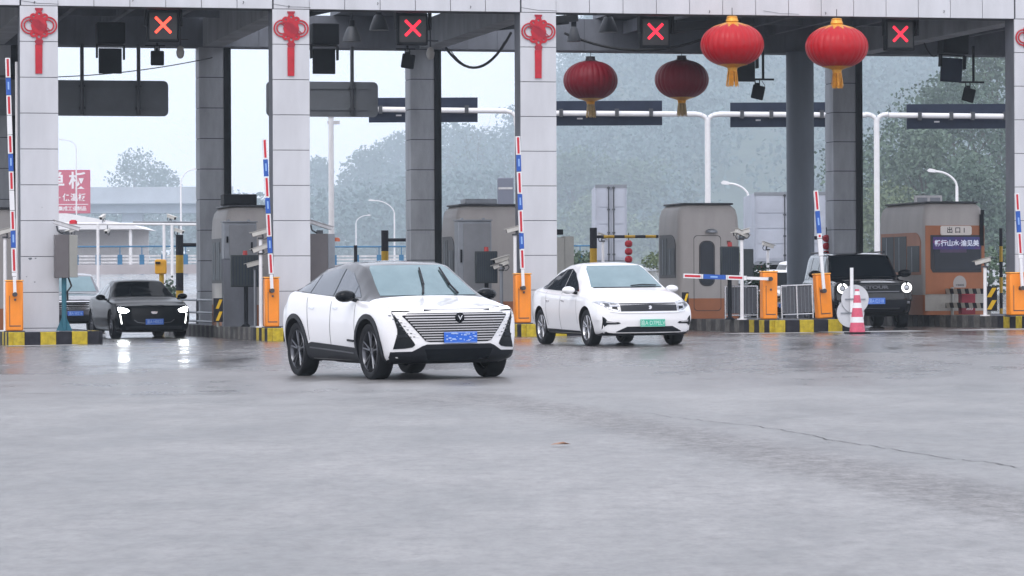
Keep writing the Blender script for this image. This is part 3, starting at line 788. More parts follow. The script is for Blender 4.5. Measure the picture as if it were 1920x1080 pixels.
def cabinet(px0, px1, y0, y1, v, split, label, left, right, post=None, camh=True, lens=None, dep=.35):
    pxc = (px0 + px1) / 2; X, Y = fxy(pxc, v); s = F / Y; wd = (px1 - px0) / s; k = wd / 2
    z0 = itop(X, Y); zb = at(pxc, y1, Y).z - z0; zt = at(pxc, y0, Y).z - z0
    t = thing('control_cabinet', label, 'cabinet', (X, Y, z0), PHI, 'metal cabinets on the islands')
    sp = -k + wd * split
    MB().box(-k, sp - .004, 0, dep, zb, zt).build('cabinet_door', left, t, bevel=.008)
    MB().box(sp, k, .012, dep, zb + .01, zt - .005).build('cabinet_side', right, t, bevel=.008)
    if post:
        MB().cyl((post, dep/2, 0), (post, dep/2, zb), .055).build('post', M['teal'], t)
        f = MB()
        for sx in (-1, 1): f.prism([(post + sx*.05, 0), (post + sx*.18, 0), (post + sx*.05, .30)], dep/2 - .01, dep/2 + .01)
        f.build('post_gusset', M['teal'], t)
        MB().tube([(post + .1, dep/2, zb), (post + .16, dep/2 - .05, zb - .18), (post + .07, dep/2 - .05, zb - .3), (post + .08, dep/2, zb - .5)], .02, 6).build('cable', M['cable'], t)
    if camh:
        c = MB(); mt = Matrix.Translation((.02, dep/2, zt + .17)) @ Matrix.Rotation(R(17), 4, 'Y')
        c.box(-.30, .28, -.08, .08, -.01, .07, 0, mt); c.box(-.34, .30, -.10, .10, .071, .085, 0, mt)
        h = c.build('camera_head', M['whitedirty'], t, bevel=.008)
        MB().tube([(-.2, dep/2, zt + .20), (-.17, dep/2, zt + .08), (-.08, dep/2, zt + .03), (0, dep/2, zt)], .02, 6).box(-.06, .08, dep/2 - .05, dep/2 + .05, zt, zt + .08).build('bracket', M['dsteel'], h)
    if lens:
        MB().lathe([(0, 0), (.09, 0), (.085, .06), (.05, .09), (0, .09)], 18, c=(lens[0], dep/2, lens[1])).build('beacon', M['tan'] if lens[2] else M['red'], t)
    return t
cabinet(104, 146, 440, 521, -.5, .62, 'brown and grey metal cabinet on a teal post before the first column', M['cab_br'], M['cab_gr'], post=-.04, lens=(.17, 2.38, 0))
cabinet(574, 629, 438, 560, .9, .76, 'grey metal cabinet with camera on top behind the crossover roof', M['cab_br'], M['gsteel'], lens=(.40, 1.95, 1))

def electric_box(px0, px1, y0, y1, v, label, narrow=.28):
    pxc = (px0 + px1)/2; X, Y = fxy(pxc, v); s = F / Y; k = (px1 - px0)/s/2; z0 = itop(X, Y); zb = at(pxc, y1, Y).z - z0; zt = at(pxc, y0, Y).z - z0
    t = thing('electric_cabinet', label, 'cabinet', (X, Y, z0), PHI)
    MB().box(-k, k, 0, .4, zb, zt).build('housing', M['gsteel'], t, bevel=.02)
    MB().box(-k + .32*k*2*.5, k - .03, -.012, 0, zb + .05, zt - .06).build('cabinet_door', M['cab_gsteel'], t, bevel=.006)
    MB().box(-k + .06, -k + .10, -.04, -.001, zb + (zt-zb)*.45, zb + (zt-zb)*.62).box(k - .14, k - .10, -.04, -.013, zb + .2, zb + .4).build('handle', M['black'], t)
    MB().box(-k - .02, k + .02, -.03, .42, zt + .001, zt + .03).box(-k+.1, -k+.16, .1, .2, zt + .031, zt + .07).box(k-.2, k-.14, .1, .2, zt + .031, zt + .07).build('rain_hood', M['gsteel'], t)
    MB().box(-k, k, .02, .38, 0, zb).build('plinth', M['conc_d'], t)
M['cab_gsteel'] = mat('cab_grey2', (.19, .20, .22), .5, metal=.2, noise=.1)
electric_box(858, 923, 414, 556, 2.4, 'tall grey electric cabinet in front of the second booth')
electric_box(420, 482, 417, 486, 3.0, 'grey electric cabinet on the front wall of the first booth')

def fee_screen(px0, px1, y0, y1, v, label, twin=False, m='screen'):
    pxc = (px0 + px1)/2; X, Y = fxy(pxc, v); s = F / Y; k = (px1 - px0)/s/2; z0 = itop(X, Y); zb = at(pxc, y1, Y).z - z0; zt = at(pxc, y0, Y).z - z0
    t = thing('fee_display', label, 'display', (X, Y, z0), PHI, 'dark fee displays on posts before the booths')
    MB().box(-k, k, 0, .14, zb, zt).build('panel', M['scr'], t, bevel=.02)
    rb = MB()
    for i in range(9): x = -k + .05 + (2*k - .1) * i / 8; rb.box(x - .006, x + .006, -.006, -.001, zb + .04, zt - .04)
    rb.build('louvre', M['navy'], t)
    if twin: MB().box(k + .10, k + .36, .05, .19, zb - .10, zt - .06).build('rear_panel', M['scr'], t, bevel=.02)
    MB().cyl((k * .1, .16, 0), (k * .1, .16, zb + .3), .05).cyl((k*.1, .16, 0), (k*.1, .16, .06), .13, .07).build('post', M['black'], t)
    MB().cyl((0, .05, zt), (0, .05, zt + .10), .06, .05).build('beacon', mat('beacon_red', (.35, .03, .03), .3), t)
M['scr'] = mat('screen_case', (.02, .03, .036), .55, noise=.25, nscale=3)
fee_screen(433, 488, 478, 538, 2.2, 'dark display board on a black post in front of the first booth')
fee_screen(892, 934, 471, 531, 1.6, 'dark display board on a post beside the second booth, by two cameras')
fee_screen(1352, 1388, 462, 517, .9, 'black two-part display on a black post before the third booth', True)

# ------------------------------------------------------------------ booths
def rrect(hw, hh, r, cx=0, cz=0, n=6):
    P = []
    for (a, b, d) in ((hw - r, hh - r, 0), (-hw + r, hh - r, 90), (-hw + r, -hh + r, 180), (hw - r, -hh + r, 270)):
        for k in range(n + 1): P.append((cx + a + r*math.cos(R(d + 90*k/n)), cz + b + r*math.sin(R(d + 90*k/n))))
    return P
def booth(pxL, px0, px1, y0, v, label, style='door', roofbox=None, Hfix=None):
    """front end between px0 and px1; the long side runs back, seen from pxL"""
    Xc, Yc = fxy((px0 + px1)/2, v); s = F / Yc
    u0, u1 = uof(px0, v), uof(px1, v); k = (u1 - u0)/2; Xc, Yc = uv((u0+u1)/2, v)
    z0 = itop(Xc, Yc); H = at((px0+px1)/2, y0, Yc).z - z0
    # length from how far left the far corner is seen
    L = 1.
    for i in range(120):
        q = uv(u0, v + L)
        if 960 + F * q[0]/q[1] <= pxL: break
        L += .05
    t = thing('toll_booth', label, 'booth', (Xc, Yc, z0), PHI, 'rounded cream toll booths')
    hi = 'booth'; 
    # body: rounded in plan, the cream upper band leans in at the front
    sh = MB(); rows = [(0.0, 0, 0), (.5, 0, 0), (H*.55, 0, 0), (H*.78, 0, 0), (H*.90, .02, .03), (H*.96, .06, .07), (H, .16, .17)]
    def plan(ins, insf):
        P = []; r = .16; kk = k - ins; y0_ = insf; y1_ = L - ins
        for (cx, cy, d) in ((kk - r, y1_ - r, 0), (-kk + r, y1_ - r, 90), (-kk + r, y0_ + r, 180), (kk - r, y0_ + r, 270)):
            for q in range(7): P.append((cx + r*math.cos(R(d + 15*q)), cy + r*math.sin(R(d + 15*q))))
        return P
    PS = [plan(a, b) for _, a, b in rows]; n = len(PS[0])
    for (z, _, _), P in zip(rows, PS):
        for x, y in P: sh.v.append((x, y, z))
    for i in range(len(rows) - 1):
        for q in range(n):
            sh.f.append([i*n+q, i*n+(q+1) % n, (i+1)*n+(q+1) % n, (i+1)*n+q]); sh.m.append(1 if i == 0 else 0)
    sh.f.append([(len(rows)-1)*n + q for q in range(n)]); sh.m.append(0); sh.f.append(list(range(n))[::-1]); sh.m.append(1)
    sh.build('shell', [M['booth'], M['booth_o'] ], t, smooth=50)
    rf = MB(); rf.prism([(x*1.0, y) for x, y in plan(.10, .10)], H + .002, H + .05, plane='xy'); rf.build('roof', M['dsteel'], t, bevel=.02)
    if roofbox: 
        a, b, c_, d_, mm = roofbox
        MB().box(a, b, c_, c_ + .6, H + .052, H + .052 + d_).build('air_conditioner', M[mm], t, bevel=.03)
    xs_ = -k     # left long side
    win = MB(); ww = []
    # side glazing with curved upper front corner
    y_a, y_b = .22, L - .25
    poly = [(y_a, H*.36), (y_b, H*.36), (y_b, H*.74), (y_a + .45, H*.74)] + [(y_a + .45 - .45*math.sin(R(q)), H*.74 - .30*(1 - math.cos(R(q)))) for q in (20, 40, 60, 80, 90)]
    MB().prism(poly, xs_ - .014, xs_ - .002, plane='yz').build('side_surround', M['booth_o'] if style == 'screen' else M['booth_g'], t)
    nw = 3 if L > 2.2 else 2; wl = (y_b - y_a - .12)/nw
    for i in range(nw):
        a = y_a + .06 + i*wl
        g_ = MB().box(xs_ - .022, xs_ - .015, a + .03, a + wl - .03, H*.385, H*(.71 if i else .62)).build('side_window', M['glassb'], t)
        MB().box(xs_ - .03, xs_ - .0225, a + wl*.55, a + wl*.60, H*.39, H*(.70 if i else .61)).build('window_frame', M['gsteel'], g_)
    if style == 'door':
        f = MB()
        A = rrect(.35, .93, .09, .0 + (-.05), 1.12); B = rrect(.345, .925, .085, -.05, 1.12)
        m_ = len(A); f.v += [(a, -.004, b) for a, b in A] + [(a*1.0, -.004, b) for a, b in [( -.05 + (x+.05)*.965, 1.12 + (z_-1.12)*.985) for x, z_ in A]]
        f.f += [[i, (i+1) % m_, m_ + (i+1) % m_, m_ + i] for i in range(m_)]; f.m += [0]*m_
        f.build('door_seam', M['booth_g'], t, smooth=0)
        MB().prism(rrect(.20, .56, .16, -.06, 1.36), -.012, -.001).build('door_window', M['booth_g'], t)
        MB().prism(rrect(.165, .525, .13, -.06, 1.36), -.018, -.0125).build('door_glass', M['glass'], t)
        MB().box(-.29, -.26, -.03, -.005, .98, 1.12).build('handle', M['dsteel'], t)
        MB().lathe([(0, 0), (.15, 0), (.14, .05), (.06, .09), (0, .09)], 20, c=(0.05, -.03, 2.12)).build('door_lamp', M['gsteel'], t)
        MB().box(k - .34, k - .25, -.02, -.004, 1.83, 1.92).build('sensor', mat('sensor_red', (.12, .03, .03), .5), t)
    elif style == 'screen':
        MB().prism([(-k + .03, .52), (k - .03, .52), (k - .03, H*.80), (-k + .03, H*.80)], -.012, -.002).build('front_surround', M['booth_o'], t)
        wx0, wx1, wz0, wz1 = -k*.80, k*.86, 1.06, H*.715
        MB().prism([(wx0 + .06, wz0), (wx1, wz0), (wx1, wz1), (wx0, wz1), (wx0, wz0 + .1)], -.020, -.013).build('window_gasket', M['booth_g'], t)
        MB().prism([(wx0 + .12, wz0 + .05), (wx1 - .03, wz0 + .05), (wx1 - .03, wz1 - .04), (wx0 + .05, wz1 - .04)], -.026, -.0205).build('front_window', M['glass'], t)
        led = MB().box(wx0 + .06, wx1 - .03, -.034, -.027, wz1 - .36, wz1 - .05)
        led.box(wx0 + .06, wx0 + .45, -.038, -.0345, wz1 - .20, wz1 - .14, 1).box(wx0 + .25, wx1 - .4, -.034, -.027, wz1 - .44, wz1 - .361, 2)
        bn = led.build('banner', [mat('banner_blue', (.015, .045, .20), .4, noise=.3, nscale=3, c2=(.08, .015, .13)), mat('banner_purple', (.16, .02, .16), .4), mat('banner_violet', (.06, .035, .09), .4, noise=.3)], t)
        text('banner_words', '畅行山水·渝见美', .165, mat('banner_white', (.75, .78, .9), .5, emit=(.7, .8, 1), es=.08), bn, T3(.04, -.040, wz1 - .215) @ FACE_F, .002, .004, sx=.98)
        sg = MB().prism(rrect(.41, .115, .05, .02, H*.755), -.05, -.0125).build('lane_sign', mat('sign_cream', (.62, .58, .55), .5), t)
        text('lane_words', '出 口 1', .165, M['black'], sg, T3(.02, -.052, H*.755) @ FACE_F, .001, .003)
        em = MB(); em.prism([(.28*math.cos(R(a))*.62 + .12, .78 + .20*math.sin(R(a))) for a in range(-30, 211, 12)], -.02, -.0125)
        e = em.build('logo_plate', M['booth'], t)
        text('logo_words', '中国高速', .055, M['dsteel'], e, T3(.12, -.022, .74) @ FACE_F, .001, .001)
        MB().box(k - .16, k - .06, -.05, -.0125, H*.62, H*.90).box(k-.13, k-.05, -.06, -.0125, H*.90, H*.94).build('intercom', M['black'], t)
        MB().box(-k+.02, k-.02, -.008, -.002, .10, .50).build('skirt_panel', mat('skirt', (.33, .32, .30), .7, noise=.2), t)
    elif style == 'plain':
        MB().box(-k + .10, -k + .13, -.02, -.002, .4, H*.75).build('front_seam', M['booth_g'], t)
    return t
booth(396, 424, 512, 388, 4.4, 'dim cream toll booth behind the second white column and orange cabinet', 'plain', (-.52, .28, .6, .27, 'black'))
booth(827, 856, 985, 386, 4.4, 'cream toll booth behind the crossover with grey electric cabinet in front', 'plain', (-.45, .35, .8, .14, 'gsteel'))
booth(1233, 1272, 1388, 384, 4.4, 'cream toll booth with narrow rounded door window and brown base', 'door')
booth(1648, 1733, 1848, 381, 4.4, 'orange and cream toll booth with banner in its window at right', 'screen')
booth(-90, -75, 34, 392, 4.4, 'toll booth cut by the left edge behind the first barrier', 'plain')
X, Y = fxy(1742, 9.2); z0 = itop(X, Y)
t = thing('white_sign_box', 'small white double box above the orange booth roof', 'sign', (X, Y, z0), PHI)
q = at(1745, 374, Y).z - z0
MB().box(-.38, .38, 0, .1, q - .11, q + .11).build('box', M['whitedirty'], t, bevel=.02)
MB().box(-.32, -.04, -.01, -.001, q - .08, q + .05).box(.04, .32, -.01, -.001, q - .08, q + .05).build('panels', M['gsteel'], t)
MB().cyl((0, .05, 0), (0, .05, q - .1), .04).build('post', M['whitedirty'], t)

# ------------------------------------------------------------------ height limit frames behind the gate
def limit_post(px, ytop, D, label, r=.10, segs=8, arm=None, armz=None, striped=False, name='height_limit_post', seg=None):
    p = at(px, ytop, D); zg = g(p.x, D)
    t = thing(name, label, 'post', (p.x, D, zg), 0, 'black and yellow posts')
    H = p.z - zg; m = MB(); n = 6; seg = seg or H / 5.5; z = H; k = 0
    while z > 0:
        b = max(0, z - (seg if k else seg * 1.15)); m.cyl((0, 0, b), (0, 0, z), r, n=18, mi=k % 2); z = b; k += 1
    m.build('post', [M['kblack'], M['yel2d']], t)
    if arm:
        q = MB(); x1 = (arm - px) / F * D; nn = 7; zz = at(px, armz, D).z - zg; rr = r * .42
        if striped:
            for i in range(nn): q.cyl((x1*i/nn, 0, zz), (x1*(i+1)/nn, 0, zz), rr, n=12, mi=i % 2)
        else: q.cyl((0, 0, zz), (x1, 0, zz), rr*1.1, n=12)
        q.build('crossbar', [M['kblack'], M['yel2d']], t)
M['yel2d'] = mat('post_yellow', (.50, .30, .01), .6, noise=.2, nscale=5)
limit_post(337, 440, 97, 'thick black and yellow post behind the black sedan', .105, arm=400, armz=459)
limit_post(722, 432, 97, 'black and yellow post with side bar above the crossover roof', .10, arm=832, armz=450)
limit_post(1113, 427, 97, 'black and yellow post with striped bar above the white sedan', .10, arm=1250, armz=444, striped=True)
limit_post(1512, 425, 97, 'black and yellow post in front of the round column', .11, arm=1560, armz=446)
limit_post(1750+127, 428, 95, 'slim black and yellow post right of the orange booth', .045, seg=.42)
limit_post(667, 460, 99, 'short black and yellow marker post left of the thick post', .05, seg=.5)

# two-line lantern strings
def string3(px, py, D, label, n=3):
    p = at(px, py, D); t = thing('lantern_string', label, 'ornament', p, 0, 'strings of small red balls')
    for k in range(n): MB().lathe([(.001, -.10), (.06, -.09), (.105, -.04), (.105, .04), (.06, .09), (.001, .10)], 18, c=(0, 0, -k * .215)).build('ball', M['knot'], t)
    MB().cyl((0, 0, .1), (0, 0, .30), .012).build('hook', M['cable'], t)
string3(1179, 457, 97, 'string of three red balls hanging from the striped bar'); string3(1550, 447, 96.5, 'string of three red balls left of the grey square rear column')

# ------------------------------------------------------------------ fences and rails on the islands
def mesh_fence(px0, px1, ytop, v, label, seed=0, lean=0.):
    u0, u1 = uof(px0, v), uof(px1, v); X, Y = uv(u0, v); z0 = itop(X, Y); L = u1 - u0; H = at(px0, ytop, Y).z - z0
    t = thing('steel_fence', label, 'fence', (X, Y, z0), PHI, 'low steel fence panels on the island')
    MB().box(.03, L - .03, .01, .03, .14, H - .03).build('mesh_panel', M['guard'], t)
    r = MB()
    for i in range(int(L / .09)): r.box(.04 + i*.09, .05 + i*.09, -.002, .009, .14, H - .03)
    r.build('vertical_bars', M['gsteel'], t)
    f = MB().cyl((0, 0, H), (L, 0, H), .022).cyl((0, 0, .1), (L, 0, .1), .018)
    f.build('rails', M['chrome'], t)
    for x in (0, L*.5, L): MB().cyl((x, 0, 0), (x, 0, H), .022).build('post', M['chrome'], t)
    if lean: t.rotation_euler = (0, lean, PHI)
mesh_fence(1360, 1420, 537, 1.6, 'steel fence panel left of the lowered barrier cabinet')
mesh_fence(1466, 1524, 536, .6, 'steel fence panel between the two orange cabinets', lean=-.03)
def vof(u, px):
    """how far behind the gate front the line u is seen at this pixel"""
    lo, hi = -3., 30.
    for _ in range(40):
        m_ = (lo + hi)/2; q = uv(u, m_)
        if 960 + F*q[0]/q[1] > px: lo = m_
        else: hi = m_
    return (lo + hi)/2
def side_line(island_key, px0, px1, inset=.28):
    u = IU[island_key] - 1.02 + inset; va, vb = vof(u, px1), vof(u, px0)
    X, Y = uv(u, va); return X, Y, itop(X, Y), vb - va
def stripe_rail(key, px0, px1, ys, label, hgt=.13):
    X, Y, z0, L = side_line(key, px0, px1)
    t = thing('striped_rail', label, 'rail', (X, Y, z0), PHI + math.pi/2)
    for y in ys:
        zc = at(px1, y, Y).z - z0; m = MB(); n = int(L / .26)
        for i in range(n):
            a, b = L*i/n, L*(i+1)/n
            m.add([(a, 0, zc-hgt/2), (b, 0, zc-hgt/2), (b + .08, 0, zc+hgt/2), (a + .08, 0, zc+hgt/2), (a, .04, zc-hgt/2), (b, .04, zc-hgt/2), (b+.08, .04, zc+hgt/2), (a+.08, .04, zc+hgt/2)],
                  [(0,1,2,3), (4,7,6,5), (0,4,5,1), (2,6,7,3)], i % 2)
        m.build('rail_board', [M['kblack'], mat('rail_pale', (.33, .31, .27), .7)], t, smooth=0)
    for x in (.1, L*.5, L - .1): MB().cyl((x, -.06, 0), (x, -.06, at(px1, ys[0], Y).z - z0 + .1), .04).build('post', M['cab_gr'], t)
stripe_rail('E', 1716, 1850, (546, 573), 'two striped rails along the kerb in front of the orange booth')
def simple_rail(key, px0, px1, ys, label):
    X, Y, z0, L = side_line(key, px0, px1)
    t = thing('guard_rail', label, 'rail', (X, Y, z0), PHI + math.pi/2)
    for y in ys:
        zz = at(px1, y, Y).z - z0; MB().cyl((0, 0, zz), (L, 0, zz), .03).build('rail', M['gsteel'], t)
    for x in (0, L*.5, L): MB().cyl((x, 0, 0), (x, 0, at(px1, ys[0], Y).z - z0 + .03), .035).build('post', M['dsteel'], t)
simple_rail('B', 340, 402, (563, 587, 604), 'low grey guard rail right of the black sedan')
def chevron(px, y0, y1, v, label, w_=.30, flip=1, n=2):
    X, Y = fxy(px, v); z0 = itop(X, Y); a = at(px, y1, Y).z - z0; b = at(px, y0, Y).z - z0; k = w_/2
    t = thing('chevron_sign', label, 'sign', (X, Y, z0), PHI, 'yellow and black chevron signs')
    MB().box(-k, k, 0, .03, a, b).build('plate', M['kblack'], t)
    m = MB(); h = (b - a) / n
    for i in range(n):
        z = a + h * i
        m.prism([(-k*.55*flip, z + h*.12), (k*.1*flip, z + h*.12), (k*.9*flip, z + h*.88), (k*.25*flip, z + h*.88)], -.012, -.001)
    m.build('stripes', M['yel2'], t)
    MB().cyl((0, .06, 0), (0, .06, b), .035).build('post', M['cab_gr'], t)
chevron(1857, 537, 583, .6, 'yellow and black chevron sign left of the far right barrier cabinet', .34)
chevron(409, 559, 604, 2.6, 'yellow and black chevron sign between the sedan and the first booth', .22)
chevron(1285, 548, 592, 1.0, 'yellow and black marker behind the white sedan bonnet', .16, n=2)
X, Y = fxy(1816, 3.4); z0 = itop(X, Y)
t = thing('extinguisher_box', 'dark red box with white lettering before the orange booth', 'box', (X, Y, z0), PHI)
b_ = MB().box(-.18, .18, 0, .25, 0.02, .50).build('box_body', mat('box_red', (.22, .012, .03), .5, noise=.2), t, bevel=.01)
MB().box(-.18, .18, -.01, .26, .501, .53).build('lid', M['knot2'], t)
text('lettering', '消防', .10, M['whitedirty'], t, T3(.03, -.003, .16) @ FACE_F, .001, .002)

# cone, double round sign and its post
P = gpt(1607, 626)
t = thing('traffic_cone', 'pink and white traffic cone on a black base in front of the round sign', 'cone', (P[0], P[1], g(*P)), .3)
sc_ = P[1] / F; Hc = 84 * sc_; r0, r1 = 15 * sc_, 4 * sc_
MB().prism(rrect(20*sc_, 20*sc_, .05), .004, .04, plane='xy').build('base', M['black'], t)
c = MB(); bands = [(0, .22, 0), (.22, .35, 1), (.35, .56, 0), (.56, .68, 1), (.68, .86, 0), (.86, .95, 1), (.95, 1., 0)]
for a, b, mi in bands: c.lathe([(r0 + (r1-r0)*a, .04 + (Hc-.04)*a), (r0 + (r1-r0)*b, .04 + (Hc-.04)*b)], 28, mi=mi)
c.build('cone_body', [M['cone_p'], M['white']], t)
X, Y = fxy(1597, -2.6); zg = g(X, Y)
t = thing('round_signs', 'pair of round signs seen from behind on a white post', 'sign', (X, Y, zg), PHI)
MB().cyl((0, 0, 0), (0, 0, at(1597, 502, Y).z - zg), .04).build('post', M['white'], t)
for (px, py, dy) in ((1605, 561, .05), (1597, 587, .085)):
    zz = at(px, py, Y).z - zg; xx = (px - 1597) / F * Y
    d = MB().lathe([(0, 0), (.325, 0), (.33, .01), (.325, .02), (0, .02)], 48, c=(xx, dy, zz), axis='y').build('sign_disc', mat('disc_back', (.52, .53, .56), .5, noise=.08), t)
    MB().box(xx - .24, xx + .24, dy - .022, dy - .001, zz - .012, zz + .012).box(-.07, .07, -.05, -.041, zz - .02, zz + .02).build('clamp', M['gsteel'], d)

# slim posts beside the first column
X, Y = fxy(33, .9)
t = thing('thin_post', 'thin white post close beside the first column', 'post', (X, Y, itop(X, Y)))
MB().cyl((0, 0, 0), (0, 0, at(33, 116, Y).z - itop(X, Y)), .035).cyl((0, 0, 0), (0, 0, .03), .1).build('shaft', M['white'], t)
X, Y = fxy(1047, 4.0); z0 = itop(X, Y)
t = thing('equipment_case', 'dark narrow equipment case right of the middle column', 'cabinet', (X, Y, z0), PHI)
MB().box(-.05, .16, 0, .4, .1, at(1050, 445, Y).z - z0).box(.165, .40, .02, .4, .1, at(1050, 443, Y).z - z0).build('case', [M['cab_gr']], t, bevel=.01)
MB().box(-.3, .12, -.02, .3, at(1050, 440, Y).z - z0, at(1050, 430, Y).z - z0).build('top_camera', M['black'], t)
# yellow call post and small bush by the left lane
p = at(303, 545, 100); zg = g(p.x, 100)
t = thing('call_post', 'yellow call post with rounded head above the black sedan roof', 'post', (p.x, 100, zg))
zt = at(303, 487, 100).z - zg
MB().cyl((0, 0, 0), (0, 0, zt - .4), .07).build('post', M['yel2d'], t)
MB().prism(rrect(.16, .21, .06, -.02, zt - .2), -.12, .12).build('head', mat('call_yellow', (.72, .36, .02), .5, noise=.1), t, bevel=.03)
MB().box(-.16, -.02, -.16, -.121, zt - .12, zt - .06).build('speaker', M['black'], t)
# ================================================================== BACKGROUND
def leaf_mat(name, c1, c2, rough=.7):
    return mat(name, c1, rough, c2=c2, nscale=.8, spec=.3)
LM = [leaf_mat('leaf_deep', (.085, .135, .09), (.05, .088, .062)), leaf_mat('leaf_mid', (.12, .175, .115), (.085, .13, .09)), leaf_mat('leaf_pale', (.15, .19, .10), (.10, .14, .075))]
def leaves(mb, cx, cy, cz, rx, ry, rz, n, s, rr, flat=.5):
    for _ in range(n):
        while True:
            a, b, c = rr.uniform(-1, 1), rr.uniform(-1, 1), rr.uniform(-1, 1)
            q = a*a + b*b + c*c
            if .12 < q < 1: break
        p = Vector((cx + a*rx, cy + b*ry, cz + c*rz))
        d = Vector((rr.gauss(0, 1), rr.gauss(0, 1), rr.gauss(0, .8))).normalized(); e = d.cross(Vector((rr.gauss(0,1), rr.gauss(0,1), rr.gauss(0,1)))).normalized()
        l, w2 = s * rr.uniform(.6, 1.4), s * rr.uniform(.25, .55)
        o = len(mb.v); mb.v += [tuple(p - d*l*.5), tuple(p + e*w2), tuple(p + d*l*.5), tuple(p - e*w2)]
        mb.f.append([o, o+1, o+2, o+3]); mb.m.append(0)
def tree(name, X, Y, H, rad, seed, label, group='trees beyond the gate', li=0, n=5200, s=.30, crown0=.25, nclump=26, bare=False, shape=1.):
    rr = random.Random(seed); z0 = hill_z(X, Y)
    t = thing(name, label, 'tree', (X, Y, z0), 0, group)
    tr = MB(); lean = rr.uniform(-.05, .05) * H; tz = H * .8; rt = max(.10, H * .018)
    P = [Vector((lean*(q/6.)**1.5, rr.uniform(-.1, .1), tz*q/6.)) for q in range(7)]
    for q in range(6): tr.cyl(P[q], P[q+1], rt*(1 - q/7.), rt*(1 - (q+1)/7.), n=8)
    cl = []
    for k in range(nclump):
        hfrac = crown0 + (1 - crown0) * (k + rr.random()) / nclump
        prof = math.sin(math.pi * min(1, max(.08, ((hfrac - crown0)/(1 - crown0)) ** .8 * .86 + .12)))
        a = rr.uniform(0, 6.283); q = rad * prof * rr.uniform(.35, 1.0) * shape
        c = Vector((lean*hfrac + q*math.cos(a), q*math.sin(a), H*hfrac)); cl.append(c)
        b = P[min(5, max(1, int(hfrac*5.2)))] * 1.0
        m_ = (b + c)/2 + Vector((0, 0, -.06*H*rr.random()))
        tr.cyl(b, m_, rt*.38, rt*.25, n=5).cyl(m_, c, rt*.25, rt*.08, n=5)
        if bare:
            for _ in range(5):
                e = c + Vector((rr.gauss(0, 1), rr.gauss(0, 1), abs(rr.gauss(0, 1)))) * rad * .28
                tr.cyl(c, e, rt*.10, rt*.03, n=4)
    tr.build('trunk', M['trunk'], t, smooth=60)
    lv = MB()
    per = max(1, n // nclump)
    for c in cl:
        k = rr.uniform(.65, 1.3); cr = rad * .36 * k
        leaves(lv, c.x, c.y, c.z, cr, cr, cr*.72, int(per * k * (.12 if bare else 1)), s, rr)
    lv.build('crown', LM[li], t, smooth=0)
    return t
# hazy wooded hillside
SKY = [(-400, 22), (-120, 24), (-80, 26), (-55, 27), (-40, 33), (-10, 43), (12, 62), (30, 92), (60, 104), (110, 112), (200, 120), (420, 120)]
def hill_z(X, Y):
    t = X / Y * 1150.; h = np.interp(t, [a for a, _ in SKY], [b for _, b in SKY]) * 3.4
    return max(g(X, Y), 1.9 + (h - 52) * sstep((Y - 1500) / 2100.))
def hx(i): return -1080 + i * 36
xs = [hx(i) for i in range(61)]; ys = [1480 + 62 * i for i in range(45)]
def hzz(x, y):
    return hill_z(x, y) + (1.2 * math.sin(x*.05 + y*.03) + .9 * math.sin(x*.13 - y*.02) if y > 1560 else -.5) - (0.6 if y < 1560 else 0)
grid_sheet('hill', xs, ys, hzz, mat('hillside', (.05, .075, .045), .9, noise=.4, nscale=.05))
# woodland covering the hill: one far-off mass
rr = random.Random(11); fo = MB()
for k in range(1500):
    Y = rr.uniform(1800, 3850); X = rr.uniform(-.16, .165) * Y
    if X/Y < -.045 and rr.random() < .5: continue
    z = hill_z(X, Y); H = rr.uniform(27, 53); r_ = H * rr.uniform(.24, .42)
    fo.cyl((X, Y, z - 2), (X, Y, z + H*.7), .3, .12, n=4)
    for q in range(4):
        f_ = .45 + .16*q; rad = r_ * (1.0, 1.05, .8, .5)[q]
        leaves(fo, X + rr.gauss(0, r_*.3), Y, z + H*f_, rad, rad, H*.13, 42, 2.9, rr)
fo.build('woodland', mat('far_wood_hazed', (.11, .165, .16), .9, c2=(.09, .14, .135), nscale=.03), kind='stuff', smooth=0)  # haze put into the leaf colour, lighter and bluer than near leaves

# nearer trees, one by one
def T(px, ytop, D, rad, seed, label, **k):
    f = 3.2 if D < 200 else 5.6 if D < 450 else 4.8
    D *= f; rad *= f; k['s'] = k.get('s', .3) * f * .74; k['n'] = int(k.get('n', 5200) * 1.5)
    q = at(px, ytop, D); z = hill_z(q.x, D)
    tree(k.pop('name', 'broadleaf_tree'), q.x, D, q.z - z, rad, seed, label, **k)
T(1800, 175, 168, 5.6, 1, 'tall dark leafy tree behind the far right message board', li=0, n=9000, s=.26, nclump=40)
T(1728, 250, 150, 4.0, 2, 'rounded green tree above the orange booth roof', li=1, n=7500, s=.24, nclump=34, crown0=.1)
T(1880, 90, 175, 5.2, 3, 'tallest tree at the right edge behind the last white column', li=1, n=8000, s=.27, nclump=36)
T(1662, 372, 140, 2.6, 4, 'pale bushy shrub tree left of the orange booth behind the mast', li=2, n=4200, s=.2, crown0=.03, nclump=22)
T(1700, 395, 136, 2.4, 5, 'low pale bush right behind the white gantry post', li=2, n=3600, s=.2, crown0=.03, nclump=20)
T(1830, 330, 140, 3.2, 14, 'dark lower tree right of the orange booth', li=0, n=5200, s=.24, crown0=.05, nclump=26)
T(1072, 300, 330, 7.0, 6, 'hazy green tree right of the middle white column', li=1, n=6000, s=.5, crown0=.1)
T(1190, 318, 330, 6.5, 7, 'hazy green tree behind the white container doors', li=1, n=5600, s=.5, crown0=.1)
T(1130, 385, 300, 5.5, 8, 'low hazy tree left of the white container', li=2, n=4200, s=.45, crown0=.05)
T(1010+240, 420, 290, 5.0, 15, 'low hazy tree left of the third booth roof', li=2, n=4200, s=.45, crown0=.05)
